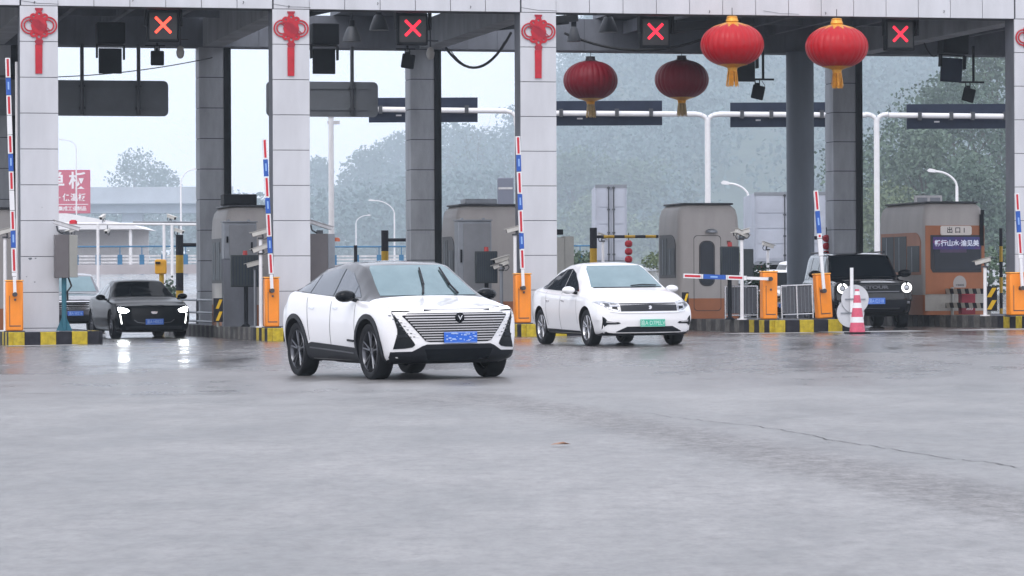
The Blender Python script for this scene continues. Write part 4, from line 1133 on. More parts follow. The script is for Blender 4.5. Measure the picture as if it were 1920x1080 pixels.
T(1560, 300, 420, 9.0, 16, 'faint hazy tree between the round and square rear columns', li=0, n=4000, s=.7, crown0=.1)
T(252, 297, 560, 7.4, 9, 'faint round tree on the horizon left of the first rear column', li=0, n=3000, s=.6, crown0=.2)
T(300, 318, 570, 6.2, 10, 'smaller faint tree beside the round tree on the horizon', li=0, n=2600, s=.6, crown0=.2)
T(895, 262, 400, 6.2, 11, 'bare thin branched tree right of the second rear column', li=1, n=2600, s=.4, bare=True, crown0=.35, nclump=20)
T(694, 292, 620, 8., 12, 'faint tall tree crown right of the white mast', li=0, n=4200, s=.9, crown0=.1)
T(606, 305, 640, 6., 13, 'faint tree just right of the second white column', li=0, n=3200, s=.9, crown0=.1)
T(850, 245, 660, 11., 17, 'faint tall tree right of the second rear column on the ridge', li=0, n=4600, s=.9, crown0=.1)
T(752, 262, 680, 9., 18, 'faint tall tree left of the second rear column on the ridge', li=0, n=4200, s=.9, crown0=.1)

# low shrub by the fence and by the left lane
def bush(px, py, D, r_, h, seed, label):
    p = at(px, py, D); rr = random.Random(seed); z = g(p.x, D)
    b = MB()
    for k in range(14):
        a = rr.uniform(0, 6.28); q = r_*rr.random()*.7
        leaves(b, q*math.cos(a), q*math.sin(a), h*rr.uniform(.25, .85), r_*.4, r_*.4, h*.22, 90, .09, rr)
    t = thing('bush', label, 'bush', (p.x, D, z)); b.build('foliage', LM[0], t, smooth=0)
    m = MB()
    for k in range(8): a = k*.8; m.cyl((0, 0, 0), (r_*.5*math.cos(a), r_*.5*math.sin(a), h*.7), .02, .008, n=5)
    m.build('stems', M['trunk'], t)
def hedge(px0, px1, ytop, D, seed, label):
    a = at(px0, ytop, D); b = at(px1, ytop, D); z = g(a.x, D); H = a.z - z; rr = random.Random(seed); L = b.x - a.x
    t = thing('hedge', label, 'hedge', (a.x, D, z), 0, 'low hedges beyond the gate'); m = MB(); x = 0
    while x < L:
        h = H * rr.uniform(.7, 1.05)
        leaves(m, x, rr.uniform(-.3, .3), h*.5, .75, .7, h*.52, 330, .14, rr); x += .7
    m.build('foliage', LM[1 if seed % 2 else 2], t, smooth=0)
    st = MB()
    for i in range(int(L / .7)): st.cyl((i*.7, 0, -.1), (i*.7 + .1, 0, H*.6), .04, .015, n=5)
    st.build('stems', M['trunk'], t)
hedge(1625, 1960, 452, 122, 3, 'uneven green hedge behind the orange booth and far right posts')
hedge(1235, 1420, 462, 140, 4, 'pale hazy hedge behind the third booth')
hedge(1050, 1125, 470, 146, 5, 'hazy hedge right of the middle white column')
bush(1424, 520, 93, .62, 1.65, 5, 'small dark green bush behind the steel fence panels')
bush(322, 520, 99, .45, 1.5, 6, 'grey green bush beside the thick striped post at left')

# elevated road on the left horizon
D = 1500.; a = at(-60, 352, D); b = at(372, 352, D)
t = thing('elevated_road', 'pale concrete elevated road crossing behind the red billboard', 'bridge', (a.x - 60, D, 2))
Lr = b.x - a.x + 75; hz = a.z - 2
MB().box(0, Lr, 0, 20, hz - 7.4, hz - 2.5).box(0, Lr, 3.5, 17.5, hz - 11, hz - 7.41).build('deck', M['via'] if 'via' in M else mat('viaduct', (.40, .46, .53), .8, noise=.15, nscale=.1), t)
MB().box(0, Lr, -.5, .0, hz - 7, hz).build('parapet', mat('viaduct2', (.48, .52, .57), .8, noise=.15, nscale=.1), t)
pp = MB()
for px in (60, 245, 430): 
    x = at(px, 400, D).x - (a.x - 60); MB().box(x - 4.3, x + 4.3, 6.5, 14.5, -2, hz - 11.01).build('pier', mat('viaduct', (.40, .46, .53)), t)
D = 250.; p = at(165, 428, D)
t = thing('white_tent', 'low white canopy roof below the red billboard', 'canopy', (p.x - 4, D, g(p.x, D)))
zt = at(120, 400, D).z - g(p.x, D); ze = at(165, 430, D).z - g(p.x, D)
MB().prism([(-1.5, ze), (8, ze), (7.2, ze + .3), (2.5, zt), (-1.5, zt)], 0, 9).build('roof', M['white'], t)
for x in (0, 7): MB().cyl((x, .3, 0), (x, .3, ze), .12).build('post', M['white'], t)
MB().box(-1.4, 7.5, 8, 8.2, 0, ze).build('wall', M['white'], t)

# red billboard
D = 520.; a = at(36, 319, D); b = at(170, 400, D)
t = thing('billboard', 'haze-paled red billboard with white lettering right of the first column', 'billboard', (a.x, D, g(a.x, D)))
zt, zb = a.z - t.location.z, b.z - t.location.z; W_ = b.x - a.x; HH = zt - zb
pn = MB().box(0, W_, 0, .2, zb, zt).build('panel', M['billb'], t)
def bt(body, fx, fy, size, nm): text(nm, body, size, M['billw'], pn, T3(W_*fx, -.02, zt - HH*fy) @ FACE_F, .01, size*.022)
# the fractions are of the whole board; the left part stands behind the column
cw = W_ / 134.
fr = lambda px: (px - 36) / 134.
bt('单', fr(106), .27, 33 * cw, 'headline'); bt('板', fr(146), .27, 33 * cw, 'headline')
bt('·', fr(113), .64, 15 * cw, 'second_line'); bt('保温板', fr(140), .64, 14.6 * cw, 'second_line')
bt('集成工业制品', fr(136.5), .895, 8.8 * cw, 'third_line')
MB().box(W_*.35, W_*.97, -.015, -.002, zt - HH*.80, zt - HH*.785).build('rule', M['billw'], pn)
for x in (W_*.25, W_*.8): MB().cyl((x, .3, 0), (x, .3, zb + .2), .18).build('post', M['dsteel'], t)

# blue balustrade and parapet of the approach road
D = 150.
def balus(px0, px1, label):
    a = at(px0, 500, D); b = at(px1, 500, D); zg = g(a.x, D) - .0; base = at(px0, 511, D).z
    t = thing('balustrade', label, 'railing', (a.x, D, base)); L = b.x - a.x
    h1 = at(px0, 497, D).z - base; h2 = at(px0, 463, D).z - base
    MB().box(0, L, 0, .35, -1.2, h1).build('parapet', M['parapet'], t)
    MB().cyl((0, .17, h2), (L, .17, h2), .035).build('hand_rail', M['rail_blue'], t)
    n = int(L / .92); rl = MB()
    for i in range(n + 1):
        x = L * i / n; MB().box(x - .10, x + .10, .10, .24, h1, h1 + (h2-h1)*.55).box(x - .02, x + .02, .15, .19, h1 + (h2-h1)*.55, h2).build('baluster', M['rail_blue'], t)
    for f_ in (.12, .30, .48): rl.box(0, L, .13, .20, h1 + (h2-h1)*f_ - .035, h1 + (h2-h1)*f_ + .035)
    rl.build('rails', M['whitedirty'], t)
M['parapet'] = mat('parapet', (.42, .40, .42), .8, noise=.15, nscale=.6)
balus(60, 430, 'blue and white balustrade on a pale parapet across the left lane')
balus(585, 1130, 'blue and white balustrade behind the crossover roof')

# camera gantry over the left approach lane
D = 118.
o0 = at(184, 420, D); zg = g(o0.x, D)
t = thing('camera_gantry', 'slim white gantry with small cameras over the left approach lane', 'gantry', (o0.x, D, zg))
def q_(px, py): return at(px, py, D) - Vector((o0.x, D, zg))
MB().cyl(q_(110, 419), q_(372, 421), .045, n=10).build('crossbar', M['white'], t)
MB().cyl(q_(250, 416), q_(400, 417), .03, n=10).build('upper_bar', M['gsteel'], t)
for px in (184, 308, 323): MB().cyl((q_(px, 420).x, 0, q_(px, 420).z), (q_(px, 420).x, 0, 0), .05, n=10).build('post', M['white'], t)
for px, s_ in ((132, 1), (193, -1), (202, 1), (322, -1), (336, 1)):
    camera_body(t, q_(px, 420 + s_ * 13), 2.5 + px * .01, .3, .32)
    MB().cyl(q_(px, 420), q_(px, 420 + s_ * 10), .02).build('stem', M['gsteel'], t)

# street lamps
def lamp(px, ytop, reach, D, label, up=22):
    p = at(px, ytop + up, D); z = g(p.x, D) if D < 300 else 1.9; s = D / F; zt = p.z - z
    t = thing('street_lamp', label, 'street lamp', (p.x, D, z), 0, 'street lamps beyond the gate')
    MB().cyl((0, 0, 0), (0, 0, zt), .09, .06, n=10).build('post', M['white'], t)
    sg = 1 if reach > 0 else -1; R_ = abs(reach) * s; U = up * s; pts = []
    for k in range(11):
        a = k / 10.; pts.append((sg * R_ * .82 * (a ** 1.4), 0, zt + U * math.sin(a * math.pi/2) ** .8 * (1 if a < 1 else 1)))
    MB().tube(pts, .045, 8).build('arm', M['white'], t)
    e = Vector(pts[-1]); MB().prism([(e.x - sg*.05, e.z - .05), (e.x - sg*.05, e.z + .07), (e.x + sg*R_*.16, e.z + .12), (e.x + sg*R_*.26, e.z + .04), (e.x + sg*R_*.2, e.z - .03)], -.12, .12).build('lamp_head', M['white'], t)
lamp(1404, 344, -48, 135, 'white street lamp with curved arm left of the round column', 24)
lamp(1795, 321, -52, 150, 'white street lamp with curved arm above the orange booth', 28)
lamp(740, 376, -46, 300, 'faint street lamp left of the second rear column', 24)
lamp(340, 318, 28, 260, 'faint curved street lamp beside the first rear column', 26)
lamp(144, 262, -30, 330, 'faint street lamp rising above the red billboard', 14)
lamp(668, 404, 26, 380, 'faintest street lamp right of the white mast', 14)

# containers
def container(px0, px1, y0, y1, D, label, L=6., rz=0.):
    a = at(px0, y1, D); b = at(px1, y0, D); W_ = b.x - a.x; H = b.z - g(a.x, D) - .9; z = g(a.x, D)
    t = thing('box_truck', label, 'truck', ((a.x + b.x)/2, D, z), rz, 'white box trucks seen from behind')
    k = W_/2
    MB().box(-k, k, .02, L, .9, .9 + H).build('cargo_box', M['truckw'], t, bevel=.02)
    for s_ in (-1, 1):
        x0, x1 = (-k + .05, -.02) if s_ < 0 else (.02, k - .05)
        d = MB().box(x0, x1, -.03, .015, 1.0, .82 + H); n = 4
        for i in range(n): zz = 1.08 + (H - .35) * i / n; d.box(x0 + .06, x1 - .06, -.05, -.031, zz, zz + (H-.35)/n - .08)
        dr = d.build('cargo_door', M['truckw'], t)
        r = MB()
        for f_ in (.16, ): xx = s_ * (k * f_); r.cyl((xx, -.07, .95), (xx, -.07, .85 + H), .022, n=8)
        for zz in (1.2, 1 + H*.35, 1 + H*.65, .8 + H): r.box(s_*k*.16 - .05, s_*k*.16 + .05, -.09, -.051, zz - .03, zz + .03)
        r.build('lock_rod', M['dsteel'], dr)
    MB().box(-k, k, -.04, .1, .9 + H - .1, .9 + H + .02).build('door_frame', M['gsteel'], t); MB().box(-k, k, -.04, .1, .86, .97).build('door_frame', M['gsteel'], t)
    MB().box(-k + .1, k - .1, .1, L - .2, .6, .86).build('chassis', M['black'], t)
    for s_ in (-1, 1):
        for yy in (1.2, L - 1.): 
            w_ = MB().lathe([(0, -.12), (.40, -.12), (.48, -.08), (.48, .08), (.40, .12), (0, .12)], 20, c=(s_*(k - .15), yy, .48), axis='x').build('wheel', M['black'], t)
        MB().box(s_*(k-.2) - .1, s_*(k-.2) + .1, -.02, .05, .70, .80).build('tail_light', M['red'], t)
container(1117, 1176, 347, 500, 128, 'tall narrow white box truck right of the middle column')
container(1415, 1550, 361, 500, 126, 'wide white box truck behind the round column')
# small white camera hoods on the far islands
pole_cam(1131, 452, 19., 'white camera on a pole left of the white container doors', ((.6, 0),))
pole_cam(1440, 468, 18., 'white camera on a teal post right of the third booth', ((.4, 0),))
# grey hanging unit over the middle barrier
p = at(948, 360, 104)
t = thing('grey_unit', 'grey box on a post above the second booth roof', 'cabinet', (p.x, 104, g(p.x, 104)))
zz = p.z - t.location.z
MB().box(-.23, .25, 0, .3, zz - .45, zz + .42).build('box', mat('unit_grey', (.19, .21, .27), .5), t, bevel=.02)
MB().box(-.2, .22, -.01, -.001, zz + .08, zz + .14).build('stripe', M['whitedirty'], t); MB().cyl((0, .15, 0), (0, .15, zz - .45), .05).build('post', M['gsteel'], t)

# ------------------------------------------------------------------ haze
hz = MB().box(-1150, 1150, -45, 4300, -12.5, 520).build('haze', [], None, smooth=0, kind='stuff')
hm = bpy.data.materials.new('haze'); hm.use_nodes = True; hn = hm.node_tree; hn.nodes.clear()
ho = hn.nodes.new('ShaderNodeOutputMaterial'); hv = hn.nodes.new('ShaderNodeVolumePrincipled')
hv.inputs['Color'].default_value = (.78, .90, 1., 1); hv.inputs['Density'].default_value = HAZE; hv.inputs['Anisotropy'].default_value = .0
hn.links.new(hv.outputs[0], ho.inputs['Volume']); hz.data.materials.clear(); hz.data.materials.append(hm)
# ================================================================== CARS
M.update(
 cwhite=mat('car_white', (.80, .80, .82), .28, coat=.8, spec=.5),
 cblack=mat('car_black', (.004, .006, .009), .2, spec=.2, ior=1.25),
 cblack2=mat('car_gloss_black', (.004, .006, .009), .10, spec=.4, coat=.3),
 cgrey=mat('car_grey', (.12, .12, .14), .22, metal=.4, coat=.8),
 csilver=mat('car_silver', (.46, .455, .47), .25, metal=.5, coat=.8),
 croof=mat('car_roof_dark', (.012, .014, .02), .12, spec=.5, coat=.4),
 trim=mat('car_trim', (.011, .013, .018), .5, spec=.2, noise=.15, nscale=20),
 gloss=mat('gloss_black', (.004, .006, .009), .22, spec=.18),
 well=mat('wheel_well', (.008, .008, .010), .8),
 tyre=mat('tyre', (.010, .011, .014), .7, spec=.2, bump=.15, bscale=60),
 rimd=mat('rim_dark', (.11, .115, .13), .28, metal=.85),
 rims=mat('rim_silver', (.42, .43, .46), .25, metal=.8),
 wind=mat('windscreen_pale', (.25, .345, .37), .07, metal=.72, c2=(.17, .25, .275), nscale=1.2),
 windd=mat('windscreen_dark', (.005, .008, .012), .05, spec=.15, ior=1.25),
 sidew=mat('side_window', (.13, .145, .17), .06, metal=.6),
 sidewd=mat('side_window_dark', (.02, .024, .03), .05, spec=.6),
 chr=mat('chrome', (.72, .73, .76), .16, metal=1.),
 drl=mat('daylight_lamp', (.9, .9, .9), .2, emit=(1, 1, 1), es=1.8),
 hl=mat('headlamp_on', (.9, .9, .9), .2, emit=(.95, 1, 1), es=60.),
 drl2=mat('daylight_strip', (.9, .9, .9), .2, emit=(.95, 1, 1), es=5.),
 lens=mat('lamp_lens', (.36, .38, .42), .12, metal=.4, coat=1., noise=.4, nscale=14),
 plb=mat('plate_blue', (.015, .13, .62), .4), plg=mat('plate_green', (.02, .42, .28), .4), plw=mat('plate_white', (.75, .80, .88), .4),
 plgl=mat('plate_pale', (.45, .68, .60), .4), plk=mat('plate_ink', (.35, .50, .80), .4),
 seamc=mat('panel_gap', (.10, .10, .11), .6),
)
def curve(pts, win=.0):
    xs_ = np.array([p[0] for p in pts]); ys_ = np.array([p[1] for p in pts])
    if win <= 0: return lambda x: float(np.interp(x, xs_, ys_))
    off = np.linspace(-win, win, 9); wt = 1 - np.abs(off) / (win * 1.2); wt /= wt.sum()
    return lambda x: float((np.interp(x + off, xs_, ys_) * wt).sum())
def chaikin(P, it=2):
    for _ in range(it):
        Q = [P[0]]
        for a, b in zip(P[:-1], P[1:]):
            Q.append(tuple(.75*x + .25*y for x, y in zip(a, b))); Q.append(tuple(.25*x + .75*y for x, y in zip(a, b)))
        Q.append(P[-1]); P = Q
    return P
def car_shell(c):
    xr, xf = c['xr'], c['xf']; N = 84
    zt = curve(c['ztop'], .10); zb = curve(c['zbelt'], .12); zl = curve(c['zlow'], .08); wb = curve(c['wbelt'], .18); wr = curve(c['wroof'], .12)
    noz = curve(c['nose'], .04); tal = curve(c['tail'], .04)
    wmax = max(w_ for _, w_ in c['wbelt'])
    S = [xr + (xf - xr) * (i / (N-1)) for i in range(N)]
    rows = []
    for i, x in enumerate(S):
        T_, B_, Lw, W, Wr = zt(x), zb(x), zl(x), wb(x), wr(x)
        gh = max(0., min(1., (T_ - B_ - .10) / .25))
        P = [(0, Lw, 0), (.80*W, Lw, 1), (.93*W, Lw + .03, 2), (.975*W, Lw + .22, 3), (W, Lw + (B_-Lw)*.52, 4), (W*.992, Lw + (B_-Lw)*.80, 5),
             (W*c.get('sh', .972), B_, 6), (W*(.90 if gh < .5 else .925), B_ + .025 + .02*(1-gh), 7),
             (Wr * (1 if gh > 0 else 1), B_ + (T_ - B_) * (.62 + .30*gh), 8), (Wr*(.78 + .06*gh), T_ - .02, 9), (Wr*.40, T_ - .004, 9.5), (0, T_, 10)]
        P = chaikin(P, 2)
        e0 = x - xr; e1 = xf - x; r_ = .07
        k = 1.
        for e in (e0, e1):
            if e < r_: k *= 1 - .045 * (1 - math.sqrt(max(0, 1 - (1 - e/r_)**2)))
        zm = (T_ + Lw)/2
        row = []
        for y, z, idx in P:
            z2 = zm + (z - zm) * k; y2 = y * k
            f1 = max(0, 1 - e1 / c.get('nlen', .95)); f1 = f1*f1*(3 - 2*f1); f0 = max(0, 1 - e0 / .7); f0 = f0*f0*(3 - 2*f0)
            yy = abs(y2) / wmax
            x2 = x + f1 * (noz(z2) - c.get('bow', .26) * yy**c.get('bowp', 3)) - f0 * (tal(z2) - .20 * yy**3)
            row.append((x2, y2, z2, idx))
        rows.append(row)
    n = len(rows[0]); V = []; Fc = []; Mi = []
    def vid(i, j, s): # s: 0 right(-y) 1 left(+y)
        return i * (2*n) + (j if s else n + j)
    for row in rows:
        for (x, y, z, _) in row: V.append((x, y, z))
        for (x, y, z, _) in row: V.append((x, -y, z))
    rx0, rx1 = c.get('roofx', (9, 9))
    for i in range(N-1):
        xm = (S[i] + S[i+1]) / 2
        for j in range(n-1):
            idx = (rows[i][j][3] + rows[i][j+1][3]) / 2
            mi = 1 if (idx > 6.9 and rx0 < xm < rx1) else 0
            Fc.append((vid(i,j,1), vid(i+1,j,1), vid(i+1,j+1,1), vid(i,j+1,1))); Mi.append(mi)
            Fc.append((vid(i,j,0), vid(i,j+1,0), vid(i+1,j+1,0), vid(i+1,j,0))); Mi.append(mi)
    # end caps as grids that keep the nose and tail profile
    NC = 22
    for i, pf, sg in ((0, tal, -1), (N-1, noz, 1)):
        prev = None
        for j in range(n):
            x, y, z, _ = rows[i][j]
            ids = []
            if y < 1e-6: ids = [vid(i, j, 1)] * (NC + 1)
            else:
                for q in range(NC + 1):
                    if q == 0: ids.append(vid(i, j, 0)); continue
                    if q == NC: ids.append(vid(i, j, 1)); continue
                    yy = -y + 2*y*q/NC
                    bx = (xf if sg > 0 else xr)
                    xx = bx + sg * ((pf(z)) - (c.get('bow', .26) if sg > 0 else .20) * (abs(yy)/wmax)**(c.get('bowp', 3) if sg > 0 else 3))
                    V.append((xx, yy, z)); ids.append(len(V) - 1)
            if prev:
                for q in range(NC):
                    f = [prev[q], prev[q+1], ids[q+1], ids[q]]
                    f = [a for k_, a in enumerate(f) if a not in f[:k_]]
                    if len(f) > 2: Fc.append(tuple(f)); Mi.append(0)
            prev = ids
    me = bpy.data.meshes.new('shell'); me.from_pydata(V, [], Fc)
    bm = bmesh.new(); bm.from_mesh(me)
    bm.faces.ensure_lookup_table()
    for f, mi in zip(bm.faces, Mi): f.material_index = mi
    bmesh.ops.remove_doubles(bm, verts=bm.verts, dist=.0004)
    bmesh.ops.dissolve_degenerate(bm, edges=bm.edges, dist=.0002)
    bmesh.ops.recalc_face_normals(bm, faces=bm.faces)
    bm.to_mesh(me); bm.free()
    return me
def patch(c, name, poly, axis, m, parent, off=.008, cell=.05, mirror=False, skirt=.012):
    """a panel that follows the body: the outline is carried on to the shell and lifted off it"""
    bv = c['bvh']
    xs_ = [p[0] for p in poly]; ys_ = [p[1] for p in poly]
    bm = bmesh.new(); vs = [bm.verts.new((a, b, 0)) for a, b in poly]; bm.faces.new(vs)
    def cut(co, no):
        bmesh.ops.bisect_plane(bm, geom=bm.verts[:] + bm.edges[:] + bm.faces[:], plane_co=co, plane_no=no, dist=1e-5)
    k = min(xs_) + cell
    while k < max(xs_): cut((k, 0, 0), (1, 0, 0)); k += cell
    k = min(ys_) + cell
    while k < max(ys_): cut((0, k, 0), (0, 1, 0)); k += cell
    bmesh.ops.triangulate(bm, faces=[f for f in bm.faces if len(f.verts) > 4])
    info = {}
    for v in bm.verts:
        a, b = v.co.x, v.co.y
        if axis == 'x': o_, d_ = Vector((8, a, b)), Vector((-1, 0, 0))
        elif axis == 'y': o_, d_ = Vector((a, 5, b)), Vector((0, -1, 0))
        elif axis == '-y': o_, d_ = Vector((a, -5, b)), Vector((0, 1, 0))
        elif axis == 'z': o_, d_ = Vector((a, b, 6)), Vector((0, 0, -1))
        h, nn, _, _ = bv.ray_cast(o_, d_)
        if h is None:
            h, nn, _, _ = bv.find_nearest(Vector((2.2, a, b)) if axis == 'x' else (Vector((a, .9 if axis == 'y' else -.9, b)) if axis != 'z' else Vector((a, b, 1))))
        if nn.dot(d_) > 0: nn = -nn
        nn = (nn - d_ * .6).normalized()
        info[v] = (h, nn)
    for v, (h, nn) in info.items(): v.co = h + nn * off
    if skirt:
        be = [e for e in bm.edges if len(e.link_faces) == 1]
        r = bmesh.ops.extrude_edge_only(bm, edges=be)
        nv = [x for x in r['geom'] if isinstance(x, bmesh.types.BMVert)]
        for v in nv:
            h, nn, _, _ = bv.find_nearest(v.co)
            v.co = v.co - (v.co - h) - (v.co - h).normalized() * skirt
    bmesh.ops.recalc_face_normals(bm, faces=bm.faces)
    me = bpy.data.meshes.new(name); bm.to_mesh(me); bm.free()
    me.materials.append(m); me.shade_smooth(); me.set_sharp_from_angle(angle=R(50))
    o = bpy.data.objects.new(name, me); col.objects.link(o); o.parent = parent
    if mirror:
        if axis == 'x': patch(c, name, [(-a, b) for a, b in poly][::-1], 'x', m, parent, off, cell, False, skirt)
        else: patch(c, name, poly, '-y', m, parent, off, cell, False, skirt)
    return o
def wheel(parent, x, y, r, wd, rim, spokes=5, twin=True, rr=.70, steer=0.):
    s = 1 if y > 0 else -1
    w = bpy.data.objects.new('wheel', None); col.objects.link(w); w.parent = parent; w.location = (x, y, r)
    w.rotation_euler.z = steer
    tr = MB(); h = wd/2
    tr.lathe([(r*rr, -h*.8), (r*.90, -h), (r*.965, -h*.9), (r, -h*.6), (r, h*.6), (r*.965, h*.9), (r*.90, h), (r*rr, h*.8)], 48, axis='y', cap=False)
    tr.build('tyre', M['tyre'], w, smooth=50)
    rm = MB(); R_ = r*rr; e = s*h
    rm.lathe([(R_, e*.75), (R_*.97, e*.86), (R_*.93, e*.7), (R_*.90, e*.2), (R_*.90, -e*.6)], 40, axis='y', cap=False)
    rm.lathe([(0, e*.62), (R_*.18, e*.62), (R_*.22, e*.4), (R_*.22, e*.1)], 24, axis='y')
    for k in range(spokes):
        for q in ((-.11, .11) if twin else (0,)):
            a = 2*math.pi*k/spokes + .3; b = a + q * 1.6
            p0 = Vector((R_*.16*math.cos(a + q), e*.58, R_*.16*math.sin(a + q))); p1 = Vector((R_*.95*math.cos(b), e*.74, R_*.95*math.sin(b)))
            rm.cyl(p0, p1, R_*(.055 if twin else .10), R_*(.045 if twin else .075), n=6)
    rm.build('rim', rim, w, smooth=40)
    MB().lathe([(R_*.9, -e*.5), (0, -e*.5)], 30, axis='y').lathe([(.0, e*.05), (R_*.62, e*.05), (R_*.62, -e*.2), (0, -e*.2)], 30, axis='y').build('brake_disc', M['well'], w)
def mirror_(c, parent, x, y, z, m, sz=1., name='mirror'):
    for s in (-1, 1):
        b = MB(); P = []
        for (u, k) in ((-.10, .0), (-.085, .8), (-.02, 1.), (.05, .9), (.09, .5), (.10, 0)):
            P.append((u, k))
        n = 14
        vs = []; 
        for (u, k) in P:
            for q in range(n):
                a = 2*math.pi*q/n; vs.append((x + u*sz, s*(y + (.125*math.cos(a)*(k*.9+.1) + .10) * sz), z + (.075*math.sin(a)*(k*.9+.1) + .03) * sz))
        b.add(vs, [(i*n+q, i*n+(q+1) % n, (i+1)*n+(q+1) % n, (i+1)*n+q) for i in range(5) for q in range(n)] + [tuple(range(n))[::-1], tuple(range(5*n, 6*n))])
        o = b.build(name, m, parent, smooth=60)
        MB().cyl((x + .02, s*(y - .06), z - .03), (x, s*(y + .06*sz), z), .03, .022, n=8).build('mirror_arm', M['gloss'], o)
def car(c):
    """builds the shell with its wheel openings and returns the root empty"""
    X, Y, psi = c['X'], c['Y'], c['psi']
    t = thing(c['name'], c['label'], c['cat'], (X, Y, 0), psi - math.pi/2)
    wbh = c['wb']/2; r = c['r']; hx_, hy_ = math.sin(psi), -math.cos(psi)
    gs = [g(X + hx_*a*wbh - hy_*b*.8, Y + hy_*a*wbh + hx_*b*.8) for a in (-1, 1) for b in (-1, 1)]
    t.location.z = sum(gs)/4 - .004
    pitch = ((gs[0] + gs[1])/2 - (gs[2] + gs[3])/2)/c['wb']; rol = ((gs[1] + gs[3]) - (gs[0] + gs[2]))/2/1.6
    t.rotation_euler = (rol, pitch, psi - math.pi/2)
    me = car_shell(c)
    ob = bpy.data.objects.new('shell', me); col.objects.link(ob)
    for k in ('paint', 'roofm'): me.materials.append(c[k])
    me.materials.append(M['well'])
    cut = MB(); wy = max(w_ for _, w_ in c['wbelt'])
    for xx in (-wbh, wbh):
        for s in (-1, 1): cut.cyl((xx, s*(wy - .30), r + .01), (xx, s*(wy + .2), r + .01), r + c.get('gap', .045), n=48)
    co = cut.build('cut', M['well'], None, smooth=0)
    md = ob.modifiers.new('b', 'BOOLEAN'); md.operation = 'DIFFERENCE'; md.object = co; md.solver = 'EXACT'
    dg = bpy.context.evaluated_depsgraph_get(); me2 = bpy.data.meshes.new_from_object(ob.evaluated_get(dg))
    bpy.data.objects.remove(ob); bpy.data.objects.remove(co)
    R2 = r + c.get('gap', .045) + .004
    mi_ = np.zeros(len(me2.polygons), dtype=np.int32); me2.polygons.foreach_get('material_index', mi_); me2.materials.clear(); [me2.materials.append(m_) for m_ in (c['paint'], c['roofm'], M['well'], M['trim'])]
    me2.polygons.foreach_set('material_index', mi_)
    for p in me2.polygons:
        ce = p.center
        near = any(abs(math.hypot(ce.x - xx, ce.z - r - .01)) < R2 and abs(ce.y) < wy - .005 and abs(ce.y) > wy - .32 and (abs(p.normal.y) < .3 or abs(ce.y) < wy - .28) for xx in (-wbh, wbh))
        if near and ce.z < r + R2: p.material_index = 2
        elif p.normal.z < -.7 and ce.z < .4: p.material_index = 3
    me2.shade_smooth(); me2.set_sharp_from_angle(angle=R(32)); me2.name = 'body'
    bo = bpy.data.objects.new('body', me2); col.objects.link(bo); bo.parent = t
    bm = bmesh.new(); bm.from_mesh(me); c['bvh'] = BVHTree.FromBMesh(bm); bm.free()
    for xx in (-wbh, wbh):
        for s in (-1, 1): wheel(t, xx, s*(wy - c.get('wdt', .23)/2 - .03), r, c.get('wdt', .23), c['rim'], c.get('spokes', 5), c.get('twin', True), c.get('rr', .72))
    c['t'] = t; c['w'] = wy
    return t
def arch_poly(cx, cz, r0, r1, zmin, n=22):
    a0 = math.asin(max(-1, min(1, (zmin - cz)/r1))); P = []
    for k in range(n + 1):
        a = a0 + (math.pi - 2*a0)*k/n; P.append((cx + r1*math.cos(a), cz + r1*math.sin(a)))
    b0 = math.asin(max(-1, min(1, (zmin - cz)/r0)))
    for k in range(n + 1):
        a = math.pi - b0 - (math.pi - 2*b0)*k/n; P.append((cx + r0*math.cos(a), cz + r0*math.sin(a)))
    return P
def plate(c, y, z, w_, h_, m, words, ink, x=None, blur=False):
    h, nn, _, _ = c['bvh'].ray_cast(Vector((8, y, z)), Vector((-1, 0, 0)))
    xx = (h.x if h else c['xf']) + .014 if x is None else x
    p = MB().box(xx, xx + .010, y - w_/2, y + w_/2, z - h_/2, z + h_/2).build('number_plate', m, c['t'], bevel=.003)
    f = MB(); q = .006
    f.box(xx + .0102, xx + .0125, y - w_/2 + .006, y + w_/2 - .006, z + h_/2 - .012, z + h_/2 - .007).box(xx + .0102, xx + .0125, y - w_/2 + .006, y + w_/2 - .006, z - h_/2 + .007, z - h_/2 + .012)
    f.build('plate_border', ink, p)
    if blur:
        rr = random.Random(5); b = MB()
        for i in range(26):
            a, e = y + rr.uniform(-.45, .42)*w_, z + rr.uniform(-.36, .34)*h_; u, v_ = rr.uniform(.012, .05), rr.uniform(.008, .022)
            b.box(xx + .010, xx + .011 + .0004*i, a, min(a + u, y + w_/2 - .01), e, min(e + v_, z + h_/2 - .01))
        b.build('worn_characters', ink, p)
    else: text('characters', words, h_*.78, ink, p, T3(xx + .0105, y, z - .004) @ FACE_X, .001, .0015, sx=w_/(h_*4.1))
    return p
def place(px, D): return (px - 960)/F*D
R_ = R
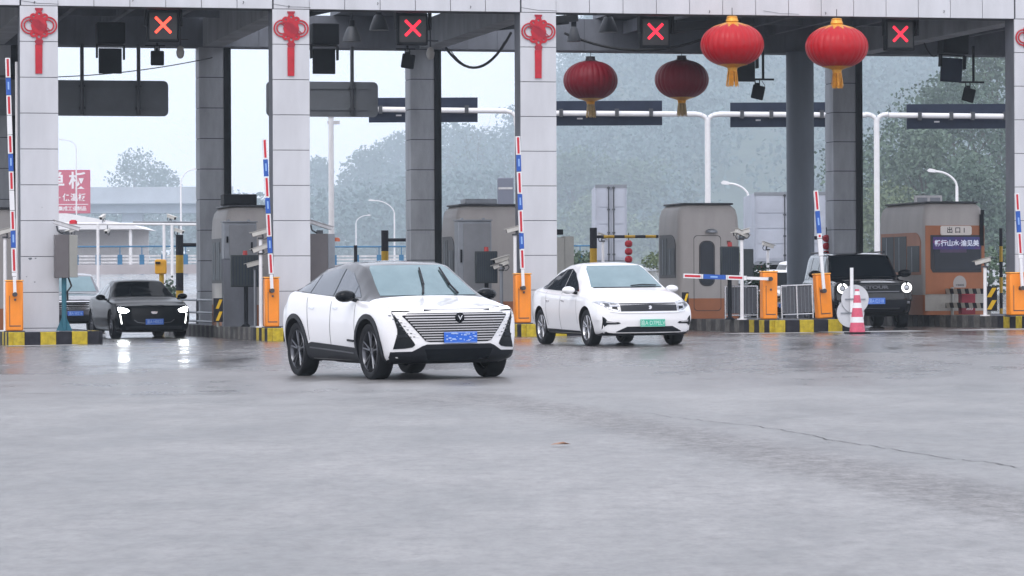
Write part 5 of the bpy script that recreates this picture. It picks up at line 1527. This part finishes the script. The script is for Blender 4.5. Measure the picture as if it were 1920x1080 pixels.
# ------------------------------------------------------------------ white crossover, black roof
c = dict(name='crossover_car', label='white crossover with black roof driving out, nearest to the viewer', cat='car', X=place(740, 47.4), Y=47.4, psi=R(23.8),
 wb=2.71, r=.372, xr=-2.235, xf=2.255, gap=.05, rim=M['rimd'], wdt=.235, spokes=5, paint=M['cwhite'], roofm=M['croof'], roofx=(-1.72, 1.30), sh=.965, bow=.30, bowp=2.6, nlen=1.05,
 ztop=[(-2.3, .98), (-2.1, 1.06), (-1.9, 1.14), (-1.45, 1.36), (-.95, 1.50), (-.3, 1.565), (.2, 1.55), (.45, 1.51), (1.30, 1.075), (1.42, 1.05), (2.05, .965), (2.26, .93)],
 zbelt=[(-2.3, .92), (-2.0, 1.05), (-1.6, 1.13), (-1.0, 1.09), (0, 1.03), (1.0, .985), (1.35, .975), (1.9, .93), (2.26, .89)],
 zlow=[(-2.3, .42), (-2.0, .27), (-1.7, .22), (1.7, .20), (2.1, .22), (2.26, .26)],
 wbelt=[(-2.3, .84), (-1.7, .93), (-1.2, .945), (-.4, .915), (.4, .915), (1.25, .945), (1.7, .94), (2.26, .93)],
 wroof=[(-2.3, .66), (-1.8, .62), (-.8, .60), (.3, .615), (.7, .66), (1.3, .80), (2.26, .80)],
 nose=[(.2, -.10), (.3, -.03), (.42, .0), (.8, -.01), (.9, -.05), (.97, -.12)], tail=[(.2, -.1), (.5, 0), (.9, -.02), (1.1, -.1)])
t = car(c); P = lambda *a, **k: patch(c, *a, **k)
P('windscreen', [(-.68, 1.09), (.68, 1.09), (.63, 1.25), (.555, 1.45), (.51, 1.49), (-.51, 1.49), (-.555, 1.45), (-.63, 1.25)], 'x', M['wind'], t, t and .006)
SW = [(.90, 1.075), (.62, 1.23), (.25, 1.40), (-.10, 1.455), (-.45, 1.455), (-.85, 1.405), (-1.18, 1.30), (-1.38, 1.20), (-1.30, 1.165), (-.6, 1.115), (.2, 1.085)]
def split_window(P_, name, x0, x1, poly, m, axis='y'):
    bm = bmesh.new(); bm.faces.new([bm.verts.new((a, b, 0)) for a, b in poly])
    for xx, no in ((x0, -1), (x1, 1)):
        bmesh.ops.bisect_plane(bm, geom=bm.verts[:]+bm.edges[:]+bm.faces[:], plane_co=(xx, 0, 0), plane_no=(no, 0, 0), clear_outer=True)
    f = max(bm.faces, key=lambda q: q.calc_area()); pl = [(v.co.x, v.co.y) for v in f.verts]; bm.free()
    P_(name, pl, axis, m, t, off=.007, mirror=True)
for a, b in ((-1.40, -.93), (-.90, -.10), (-.06, .62), (.64, .92)): split_window(P, 'side_window', a, b, SW, M['sidew'])
for xx in (-1.355, 1.355):
    P('arch_trim', arch_poly(xx, .382, .415, .478, .22), 'y', M['trim'], t, off=.016, mirror=True)
P('sill_trim', [(-.93, .215), (.93, .215), (.90, .40), (.80, .415), (-.75, .475), (-.90, .45)], 'y', M['trim'], t, off=.016, mirror=True)
P('sill_strip', [(-.80, .395), (.82, .335), (.82, .35), (-.80, .412)], 'y', M['rimd'], t, off=.024, mirror=True)
# door gaps
for pl in ([(-.06, .42), (-.045, .42), (-.035, 1.05), (-.05, 1.05)], [(.90, .45), (.912, .45), (.885, .98), (.872, .98)], [(-.82, .50), (-.806, .50), (-.90, 1.09), (-.915, 1.09)]):
    P('door_gap', pl, 'y', M['seamc'], t, off=.002, mirror=True, skirt=0)
for a in (.02, -.82): P('door_handle', [(a, .93), (a + .19, .92), (a + .19, .945), (a, .955)], 'y', M['chr'], t, off=.012, mirror=True)
# front: white frame of the grille, chrome bars, dark corner pockets
GP = [(-.73, .83), (-.66, .862), (.66, .862), (.73, .83), (.46, .505), (.40, .49), (-.40, .49), (-.46, .505)]
gr = P('grille', GP, 'x', M['gloss'], t, off=.006)
for i in range(11):
    z = .848 - i*.0325; hw = .715 - (.845 - z)*.80
    if z < .515: continue
    o = P('grille_bar', [(-hw, z), (-hw, z - .0135), (hw, z - .0135), (hw, z)], 'x', M['csilver'], gr, off=.020, skirt=.0)
rr = random.Random(2)
# small lozenges fading into the white frame at the grille ends
for s in (-1, 1):
    for i in range(7):
        z = .842 - i*.046
        for q in range(3):
            hw = .765 - (.845 - z)*.80 + q*.045
            P('grille_stud', [(s*hw, z), (s*(hw + .026), z), (s*(hw + .018), z - .012), (s*(hw - .006), z - .012)], 'x', M['rimd'] if q else M['chr'], gr, off=.010, skirt=.0, cell=.2)
P('corner_vent', [(.845, .885), (.79, .80), (.70, .64), (.60, .49), (.585, .455), (.62, .425), (.70, .412), (.84, .405), (.79, .60), (.79, .66)], 'x', M['gloss'], t, off=.007, mirror=True)
P('corner_vent_fin', [(.80, .585), (.70, .60), (.66, .56), (.79, .545)], 'x', M['trim'], t, off=.018, mirror=True)
P('lower_bumper', [(-.80, .225), (.80, .225), (.86, .30), (.86, .368), (.62, .372), (.50, .44), (.44, .462), (-.44, .462), (-.50, .44), (-.62, .372), (-.86, .368), (-.86, .30)], 'x', M['trim'], t, off=.012)
P('lower_intake', [(-.42, .27), (.42, .27), (.47, .40), (-.47, .40)], 'x', M['gloss'], t, off=.022)
P('headlight', [(.865, .935), (.80, .93), (.46, .905), (.46, .893), (.62, .895), (.83, .905)], 'x', M['drl'], t, off=.008, mirror=True)
P('headlight_trim', [(.46, .906), (.40, .900), (.36, .893), (.46, .891)], 'x', M['gloss'], t, off=.006, mirror=True)
P('lamp_housing', [(.83, .903), (.62, .893), (.66, .880), (.84, .885)], 'x', M['gloss'], t, off=.006, mirror=True)
P('bonnet_gap', [(-.85, .948), (-.45, .913), (.45, .913), (.85, .948), (.85, .943), (.45, .908), (-.45, .908), (-.85, .943)], 'x', M['seamc'], t, off=.002, skirt=0)
h, nn, _, _ = c['bvh'].ray_cast(Vector((8, 0, .80)), Vector((-1, 0, 0)))
e = MB().lathe([(0, 0), (.062, 0), (.066, .012), (.050, .022), (0, .022)], 28, c=(h.x + .012, 0, .80), axis='x').build('emblem', M['gloss'], t)
MB().prism([(-.034, .83), (0, .77), (.034, .83), (.018, .825), (0, .795), (-.018, .825)], h.x + .035, h.x + .041, plane='yz').build('emblem_mark', M['chr'], e)
plate(c, 0, .545, .46, .145, M['plb'], '', M['plk'], blur=True, x=c['xf'] + .025)
mirror_(c, t, .80, .90, 1.06, M['gloss'], 1.1)
for y0_, y1_ in ((-.10, .02), (.40, .30)):
    wq = []
    for (y, z) in ((y0_, 1.10), (y0_ + .10 if y0_ < 0 else y0_ - .02, 1.22), ((y1_ + .10) if y0_ < 0 else .12 + y1_, 1.44)):
        hh, nn, _, _ = c['bvh'].ray_cast(Vector((8, y, z)), Vector((-1, 0, 0))); wq.append(hh + Vector((.03, 0, .015)))
    MB().cyl(wq[0], wq[1], .016, .012, n=6).cyl(wq[1], wq[2], .018, .012, n=6).build('wiper', M['trim'], t)
P('badge', [(.62, .50), (.86, .49), (.86, .515), (.62, .525)], '-y', M['trim'], t, off=.02)

# ------------------------------------------------------------------ white sedan
c = dict(name='sedan_car', label='white sedan with green plate driving out before the third booth', cat='car', X=place(1141, 64.3), Y=64.3, psi=R(17.0),
 wb=2.70, r=.328, xr=-2.32, xf=2.34, gap=.05, rim=M['rims'], wdt=.215, spokes=5, paint=M['cwhite'], roofm=M['cwhite'], sh=.965, bow=.30, bowp=2.6, nlen=1.05, rr=.70,
 ztop=[(-2.4, 1.00), (-2.2, 1.08), (-1.75, 1.14), (-1.0, 1.39), (-.5, 1.485), (-.1, 1.505), (.25, 1.475), (1.15, 1.03), (1.3, 1.0), (2.0, .86), (2.36, .74)],
 zbelt=[(-2.4, .92), (-2.0, .98), (-1.5, .98), (-.8, .94), (0, .91), (1.0, .89), (1.4, .87), (2.0, .78), (2.36, .70)],
 zlow=[(-2.4, .35), (-2.0, .25), (-1.7, .20), (1.7, .18), (2.1, .18), (2.36, .22)],
 wbelt=[(-2.4, .78), (-1.8, .89), (-1.2, .91), (.0, .90), (1.3, .91), (1.8, .90), (2.36, .88)],
 wroof=[(-2.4, .64), (-1.7, .62), (-.8, .575), (.1, .575), (.5, .62), (1.15, .76), (2.36, .76)],
 nose=[(.15, -.08), (.25, -.02), (.45, .0), (.6, -.01), (.72, -.06), (.8, -.12)], tail=[(.2, -.1), (.5, 0), (.9, -.02), (1.1, -.1)])
t = car(c)
P('windscreen', [(-.67, 1.045), (.67, 1.045), (.625, 1.16), (.55, 1.37), (.50, 1.435), (-.50, 1.435), (-.55, 1.37), (-.625, 1.16)], 'x', M['wind'], t, off=.006)
P('windscreen_surround', [(-.655, 1.03), (.655, 1.03), (.62, 1.043), (-.62, 1.043)], 'x', M['trim'], t, off=.008)
SW = [(.78, .975), (.55, 1.10), (.15, 1.30), (-.15, 1.385), (-.50, 1.38), (-.85, 1.31), (-1.20, 1.17), (-1.42, 1.055), (-1.35, 1.03), (-.6, 1.00), (.2, .975)]
for a, b in ((-1.45, -.98), (-.96, -.17), (-.13, .58), (.60, .8)): split_window(P, 'side_window', a, b, SW, M['sidewd'])
for pl in ([(-.15, .28), (-.135, .28), (-.125, .96), (-.14, .96)], [(.90, .40), (.91, .40), (.80, .94), (.79, .94)], [(-.88, .36), (-.868, .36), (-.98, .98), (-.992, .98)]):
    P('door_gap', pl, 'y', M['seamc'], t, off=.002, mirror=True, skirt=0)
for a in (.0, -.88): P('door_handle', [(a - .06, .80), (a + .12, .79), (a + .12, .812), (a - .06, .822)], 'y', M['csilver'], t, off=.012, mirror=True)
P('sill_trim', [(-.96, .19), (.96, .19), (.94, .265), (-.94, .30)], 'y', M['trim'], t, off=.010, mirror=True)
gr = P('grille', [(-.525, .748), (.525, .748), (.52, .615), (-.52, .615)], 'x', M['grl'] if 'grl' in M else mat('grille_dark', (.022, .024, .03), .4, spec=.25), t, off=.010)
P('chrome_strip', [(-.52, .605), (-.70, .625), (-.70, .608), (-.50, .583), (.50, .583), (.70, .608), (.70, .625), (.52, .605)], 'x', M['chr'], t, off=.014)
P('headlight', [(.535, .748), (.62, .775), (.80, .795), (.86, .79), (.83, .73), (.72, .66), (.66, .625), (.535, .618)], 'x', M['lens'], t, off=.008, mirror=True)
P('lamp_bowl', [(.57, .735), (.66, .75), (.66, .66), (.57, .64)], 'x', M['gloss'], t, off=.012, mirror=True); P('lamp_bowl', [(.69, .755), (.77, .765), (.76, .70), (.70, .68)], 'x', M['rimd'], t, off=.012, mirror=True)
h, nn, _, _ = c['bvh'].ray_cast(Vector((8, 0, .68)), Vector((-1, 0, 0)))
MB().prism([(-.028, .655), (.0, .645), (.03, .665), (.03, .70), (0, .715), (-.03, .70), (-.01, .68)], h.x + .016, h.x + .024, plane='yz').build('emblem', M['chr'], t)
P('fog_vent', [(.82, .53), (.78, .50), (.74, .445), (.56, .425), (.53, .405), (.57, .39), (.74, .385), (.78, .355), (.82, .30)], 'x', M['gloss'], t, off=.006, mirror=True)
P('fog_trim', [(.76, .455), (.60, .425), (.60, .41), (.76, .42)], 'x', M['csilver'], t, off=.014, mirror=True)
P('lower_intake', [(-.62, .20), (.62, .20), (.60, .26), (.42, .345), (-.42, .345), (-.60, .26)], 'x', M['trim'], t, off=.008)
P('chin_spoiler', [(-.84, .175), (.84, .175), (.84, .205), (-.84, .205)], 'x', M['trim'], t, off=.02)
plate(c, .03, .405, .46, .135, M['plg'], '渝A·D7PELV', M['plgl'], x=c['xf'] + .02)
mirror_(c, t, .70, .89, .97, M['cwhite'], .95)
P('bonnet_gap', [(-.80, .815), (-.52, .762), (.52, .762), (.80, .815), (.80, .810), (.52, .757), (-.52, .757), (-.80, .810)], 'x', M['seamc'], t, off=.002, skirt=0)
wq = [c['bvh'].ray_cast(Vector((8, y, z)), Vector((-1, 0, 0)))[0] + Vector((.03, 0, .012)) for y, z in ((.05, 1.055), (.28, 1.075), (.55, 1.06))]
MB().tube(wq, .012, 6).build('wiper', M['trim'], t)

# ------------------------------------------------------------------ black sedan with lamps lit
c = dict(name='sedan_car', label='black sedan at left with both headlights glaring', cat='car', X=place(257, 87.5), Y=87.5, psi=R(16.),
 wb=2.947, r=.34, xr=-2.40, xf=2.44, gap=.045, rim=M['rimd'], wdt=.24, paint=M['cblack'], roofm=M['cblack'], sh=.965, bow=.24, bowp=3, nlen=.95,
 ztop=[(-2.5, .98), (-2.2, 1.06), (-1.8, 1.12), (-1.2, 1.33), (-.6, 1.43), (-.2, 1.453), (.2, 1.42), (1.05, 1.02), (1.2, .99), (2.0, .90), (2.45, .80)],
 zbelt=[(-2.5, .92), (-2.0, .97), (-1.0, .94), (0, .90), (1.0, .88), (1.4, .87), (2.0, .83), (2.45, .76)],
 zlow=[(-2.5, .33), (-2.0, .22), (-1.7, .18), (1.7, .16), (2.2, .15), (2.45, .18)],
 wbelt=[(-2.5, .82), (-1.8, .92), (-1.2, .94), (1.4, .94), (1.9, .93), (2.45, .91)],
 wroof=[(-2.5, .66), (-1.7, .62), (-.8, .59), (.1, .60), (.5, .66), (1.05, .80), (2.45, .82)],
 nose=[(.12, -.06), (.25, .0), (.6, .0), (.75, -.05), (.85, -.12)], tail=[(.2, -.1), (.5, 0), (.9, -.02), (1.1, -.1)])
t = car(c)
P('windscreen', [(-.68, 1.03), (.68, 1.03), (.62, 1.19), (.54, 1.34), (.50, 1.385), (-.50, 1.385), (-.54, 1.34), (-.62, 1.19)], 'x', M['windd'], t, off=.005)
P('cowl_strip', [(-.70, 1.005), (.70, 1.005), (.66, 1.02), (-.66, 1.02)], 'x', M['trim'], t, off=.004)  # dark trim strip at the foot of the windscreen
SW = [(.72, .97), (.5, 1.10), (.15, 1.26), (-.15, 1.335), (-.6, 1.335), (-1.0, 1.26), (-1.4, 1.10), (-1.5, 1.03), (-.6, .99)]
for a, b in ((-1.5, -.95), (-.9, -.13), (-.1, .72)): split_window(P, 'side_window', a, b, SW, M['sidewd'])
gr = P('grille', [(-.60, .74), (-.30, .775), (.30, .775), (.60, .74), (.48, .46), (.40, .40), (-.40, .40), (-.48, .46)], 'x', M['gloss'], t, off=.006)
P('grille_rim', [(-.48, .46), (-.40, .40), (-.25, .385), (.25, .385), (.40, .40), (.48, .46), (.50, .455), (.41, .385), (.25, .368), (-.25, .368), (-.41, .385), (-.50, .455)], 'x', M['rimd'], t, off=.012)
h, nn, _, _ = c['bvh'].ray_cast(Vector((8, 0, .63)), Vector((-1, 0, 0)))
MB().prism([(-.085, .655), (.085, .655), (.075, .62), (.04, .595), (-.04, .595), (-.075, .62)], h.x + .008, h.x + .02, plane='yz').build('emblem', M['chr'], t)
P('headlight', [(.60, .68), (.66, .72), (.80, .76), (.85, .75), (.84, .66), (.78, .63), (.66, .635)], 'x', M['hl'], t, off=.008, mirror=True)
P('light_strip', [(.80, .60), (.825, .60), (.785, .36), (.765, .36)], 'x', M['drl2'], t, off=.010, mirror=True)
P('lower_intake', [(-.66, .17), (.66, .17), (.70, .30), (-.70, .30)], 'x', M['trim'], t, off=.008)
plate(c, 0, .405, .44, .14, M['plb'], '渝A·H0523', M['plk'], x=c['xf'] + .02)
mirror_(c, t, .70, .92, .98, M['gloss'], 1.0)

# ------------------------------------------------------------------ boxy black off-roader
c = dict(name='offroad_car', label='boxy black off-roader with round headlights beside the traffic cone', cat='car', X=place(1604, 87.5), Y=87.5, psi=R(6.),
 wb=2.80, r=.39, xr=-2.30, xf=2.33, gap=.05, rim=M['rimd'], wdt=.26, paint=M['cblack2'], roofm=M['cblack2'], sh=.985, bow=.12, bowp=4, nlen=.6, rr=.66,
 ztop=[(-2.4, 1.80), (-2.2, 1.86), (-1., 1.88), (.1, 1.86), (.4, 1.82), (1.0, 1.27), (1.15, 1.23), (2.0, 1.17), (2.33, 1.10)],
 zbelt=[(-2.4, 1.15), (-1, 1.15), (1.0, 1.13), (2.0, 1.10), (2.33, 1.05)],
 zlow=[(-2.4, .50), (-2.0, .38), (-1.7, .30), (1.7, .30), (2.1, .36), (2.33, .42)],
 wbelt=[(-2.4, .94), (-1.8, .98), (1.6, .99), (2.33, .96)],
 wroof=[(-2.4, .76), (-1.7, .77), (.1, .77), (.5, .80), (1.0, .88), (2.33, .90)],
 nose=[(.3, -.10), (.5, .0), (.7, .03), (.9, .0), (1.1, -.04)], tail=[(.3, -.1), (.6, 0), (1.2, -.02), (1.8, -.1)])
t = car(c)
P('windscreen', [(-.78, 1.28), (.78, 1.28), (.74, 1.5), (.68, 1.78), (-.68, 1.78), (-.74, 1.5)], 'x', M['windd'], t, off=.005)
for a, b in ((-2.1, -1.35), (-1.25, -.35), (-.28, .62)): split_window(P, 'side_window', a, b, [(.70, 1.22), (.35, 1.74), (-2.1, 1.76), (-2.1, 1.22)], M['sidewd'])
P('arch_trim', arch_poly(1.4, .40, .45, .54, .3), 'y', M['trim'], t, off=.03, mirror=True); P('arch_trim', arch_poly(-1.4, .40, .45, .54, .3), 'y', M['trim'], t, off=.03, mirror=True)
gr = P('grille', [(-.88, 1.06), (.88, 1.06), (.86, .86), (-.86, .86)], 'x', M['gloss'], t, off=.008)
h, nn, _, _ = c['bvh'].ray_cast(Vector((8, 0, 1.0)), Vector((-1, 0, 0)))
text('grille_letters', 'JETOUR', .105, M['rimd'], gr, T3(h.x + .02, .02, 1.00) @ FACE_X, .008, .004, sx=1.75)
for z in (.905, .50): P('bumper_bar', [(-.62, z), (.62, z), (.60, z - .022), (-.60, z - .022)], 'x', M['rimd'], t, off=.03)
P('bonnet_line', [(-.62, 1.19), (.62, 1.19), (.60, 1.18), (-.60, 1.18)], 'x', M['csilver'], t, off=.006)
for s in (-1, 1):
    y = s*.79; h, nn, _, _ = c['bvh'].ray_cast(Vector((8, y, .985)), Vector((-1, 0, 0)))
    hd = MB().lathe([(0, .0), (.155, .0), (.16, .03), (.14, .045), (0, .045)], 32, c=(h.x - .005, y, .985), axis='x').build('headlight', M['gloss'], t)
    MB().ring(y, .985, .122, .078, -.06, .0, n=30, a0=R(-254), a1=R(74)).build('tmp', M['drl'], hd).data.transform(Matrix.Translation((h.x + .045, 0, 0)) @ Matrix(((0,-1,0,0),(1,0,0,0),(0,0,1,0),(0,0,0,1))))
    bpy.data.objects['tmp'].name = 'light_ring'
    MB().lathe([(0, .0), (.055, .0), (.05, .02), (0, .03)], 20, c=(h.x + .043, y, .985), axis='x').build('lamp_bulb', M['lens'], hd)
    P('fog_lamp', [(s*.80, .66), (s*.87, .66), (s*.87, .60), (s*.80, .60)][::s], 'x', M['lens'], t, off=.02)
P('skid_panel', [(-.70, .40), (.70, .40), (.80, .52), (.80, .70), (-.80, .70), (-.80, .52)], 'x', M['trim'], t, off=.014)
plate(c, .02, .67, .44, .15, M['plb'], '渝A·E2318', M['plk'], x=c['xf'] + .085)
mirror_(c, t, .62, .99, 1.30, M['gloss'], 1.35)
MB().box(-1.9, .1, .70, .74, 1.86, 1.90).box(-1.9, .1, -.74, -.70, 1.86, 1.90).build('roof_rail', M['trim'], t, bevel=.01)

# ------------------------------------------------------------------ grey off-roader behind the cabinet, two more behind
def suv(px, D, psi, label, paint, wsm, det=True, nm='suv_car'):
    global c
    c = dict(name=nm, label=label, cat='car', X=place(px, D), Y=D, psi=R(psi),
     wb=2.79, r=.38, xr=-2.35, xf=2.40, gap=.05, rim=M['rims'], wdt=.25, paint=paint, roofm=paint, sh=.975, bow=.20, bowp=3, nlen=.8, rr=.66,
     ztop=[(-2.5, 1.6), (-2.2, 1.78), (-1., 1.84), (.1, 1.82), (.4, 1.76), (1.05, 1.25), (1.2, 1.21), (2.0, 1.13), (2.4, 1.02)],
     zbelt=[(-2.5, 1.12), (-1, 1.12), (1.0, 1.10), (2.0, 1.04), (2.4, .96)],
     zlow=[(-2.4, .45), (-2.0, .34), (-1.7, .28), (1.7, .28), (2.1, .30), (2.4, .36)],
     wbelt=[(-2.4, .88), (-1.8, .93), (1.6, .94), (2.4, .90)],
     wroof=[(-2.4, .66), (-1.7, .69), (.1, .69), (.5, .72), (1.05, .82), (2.4, .84)],
     nose=[(.3, -.08), (.5, .0), (.9, .0), (1.02, -.08)], tail=[(.3, -.1), (.6, 0), (1.2, -.02), (1.8, -.1)])
    t = car(c)
    Pq = lambda *a, **k: patch(c, *a, **k)
    Pq('windscreen', [(-.72, 1.26), (.72, 1.26), (.66, 1.5), (.60, 1.72), (-.60, 1.72), (-.66, 1.5)], 'x', wsm, t, off=.005)
    global P
    for a, b in ((-2.1, -1.35), (-1.25, -.35), (-.28, .62)):
        bmv = [(max(a, -2.1), 1.20), (b if b < .5 else .66, 1.20), (b if b < .5 else .36, 1.66), (a, 1.68)]
        Pq('side_window', bmv, 'y', M['sidewd'], t, off=.006, mirror=True)
    gr = Pq('grille', [(-.50, .98), (.50, .98), (.46, .72), (-.46, .72)], 'x', M['gloss'], t, off=.008)
    for z in (.96, .905, .85, .795, .745): Pq('grille_bar', [(-.47, z), (.47, z), (.47, z - .022), (-.47, z - .022)], 'x', M['chr'], gr, off=.02, skirt=0)
    Pq('headlight', [(.54, .98), (.86, .99), (.86, .86), (.54, .80)], 'x', M['lens'], t, off=.01, mirror=True)
    Pq('lower_intake', [(-.7, .38), (.7, .38), (.72, .56), (-.72, .56)], 'x', M['trim'], t, off=.01)
    plate(c, 0, .60, .44, .14, M['plb'], '渝A·58Z16', M['plk'], x=c['xf'] + .03)
    mirror_(c, t, .66, .94, 1.24, M['gloss'], 1.2)
    return t
suv(128, 101, 12, 'grey off-roader half hidden behind the first column and cabinet', M['cgrey'], M['wind']).scale.z = .93
suv(1552, 106, 20, 'white off-roader mostly hidden behind the boxy black one', M['cwhite'], M['wind'])
suv(1446, 102, 6, 'white car mostly hidden between the barrier cabinets', M['cwhite'], M['windd']).scale.z = .84
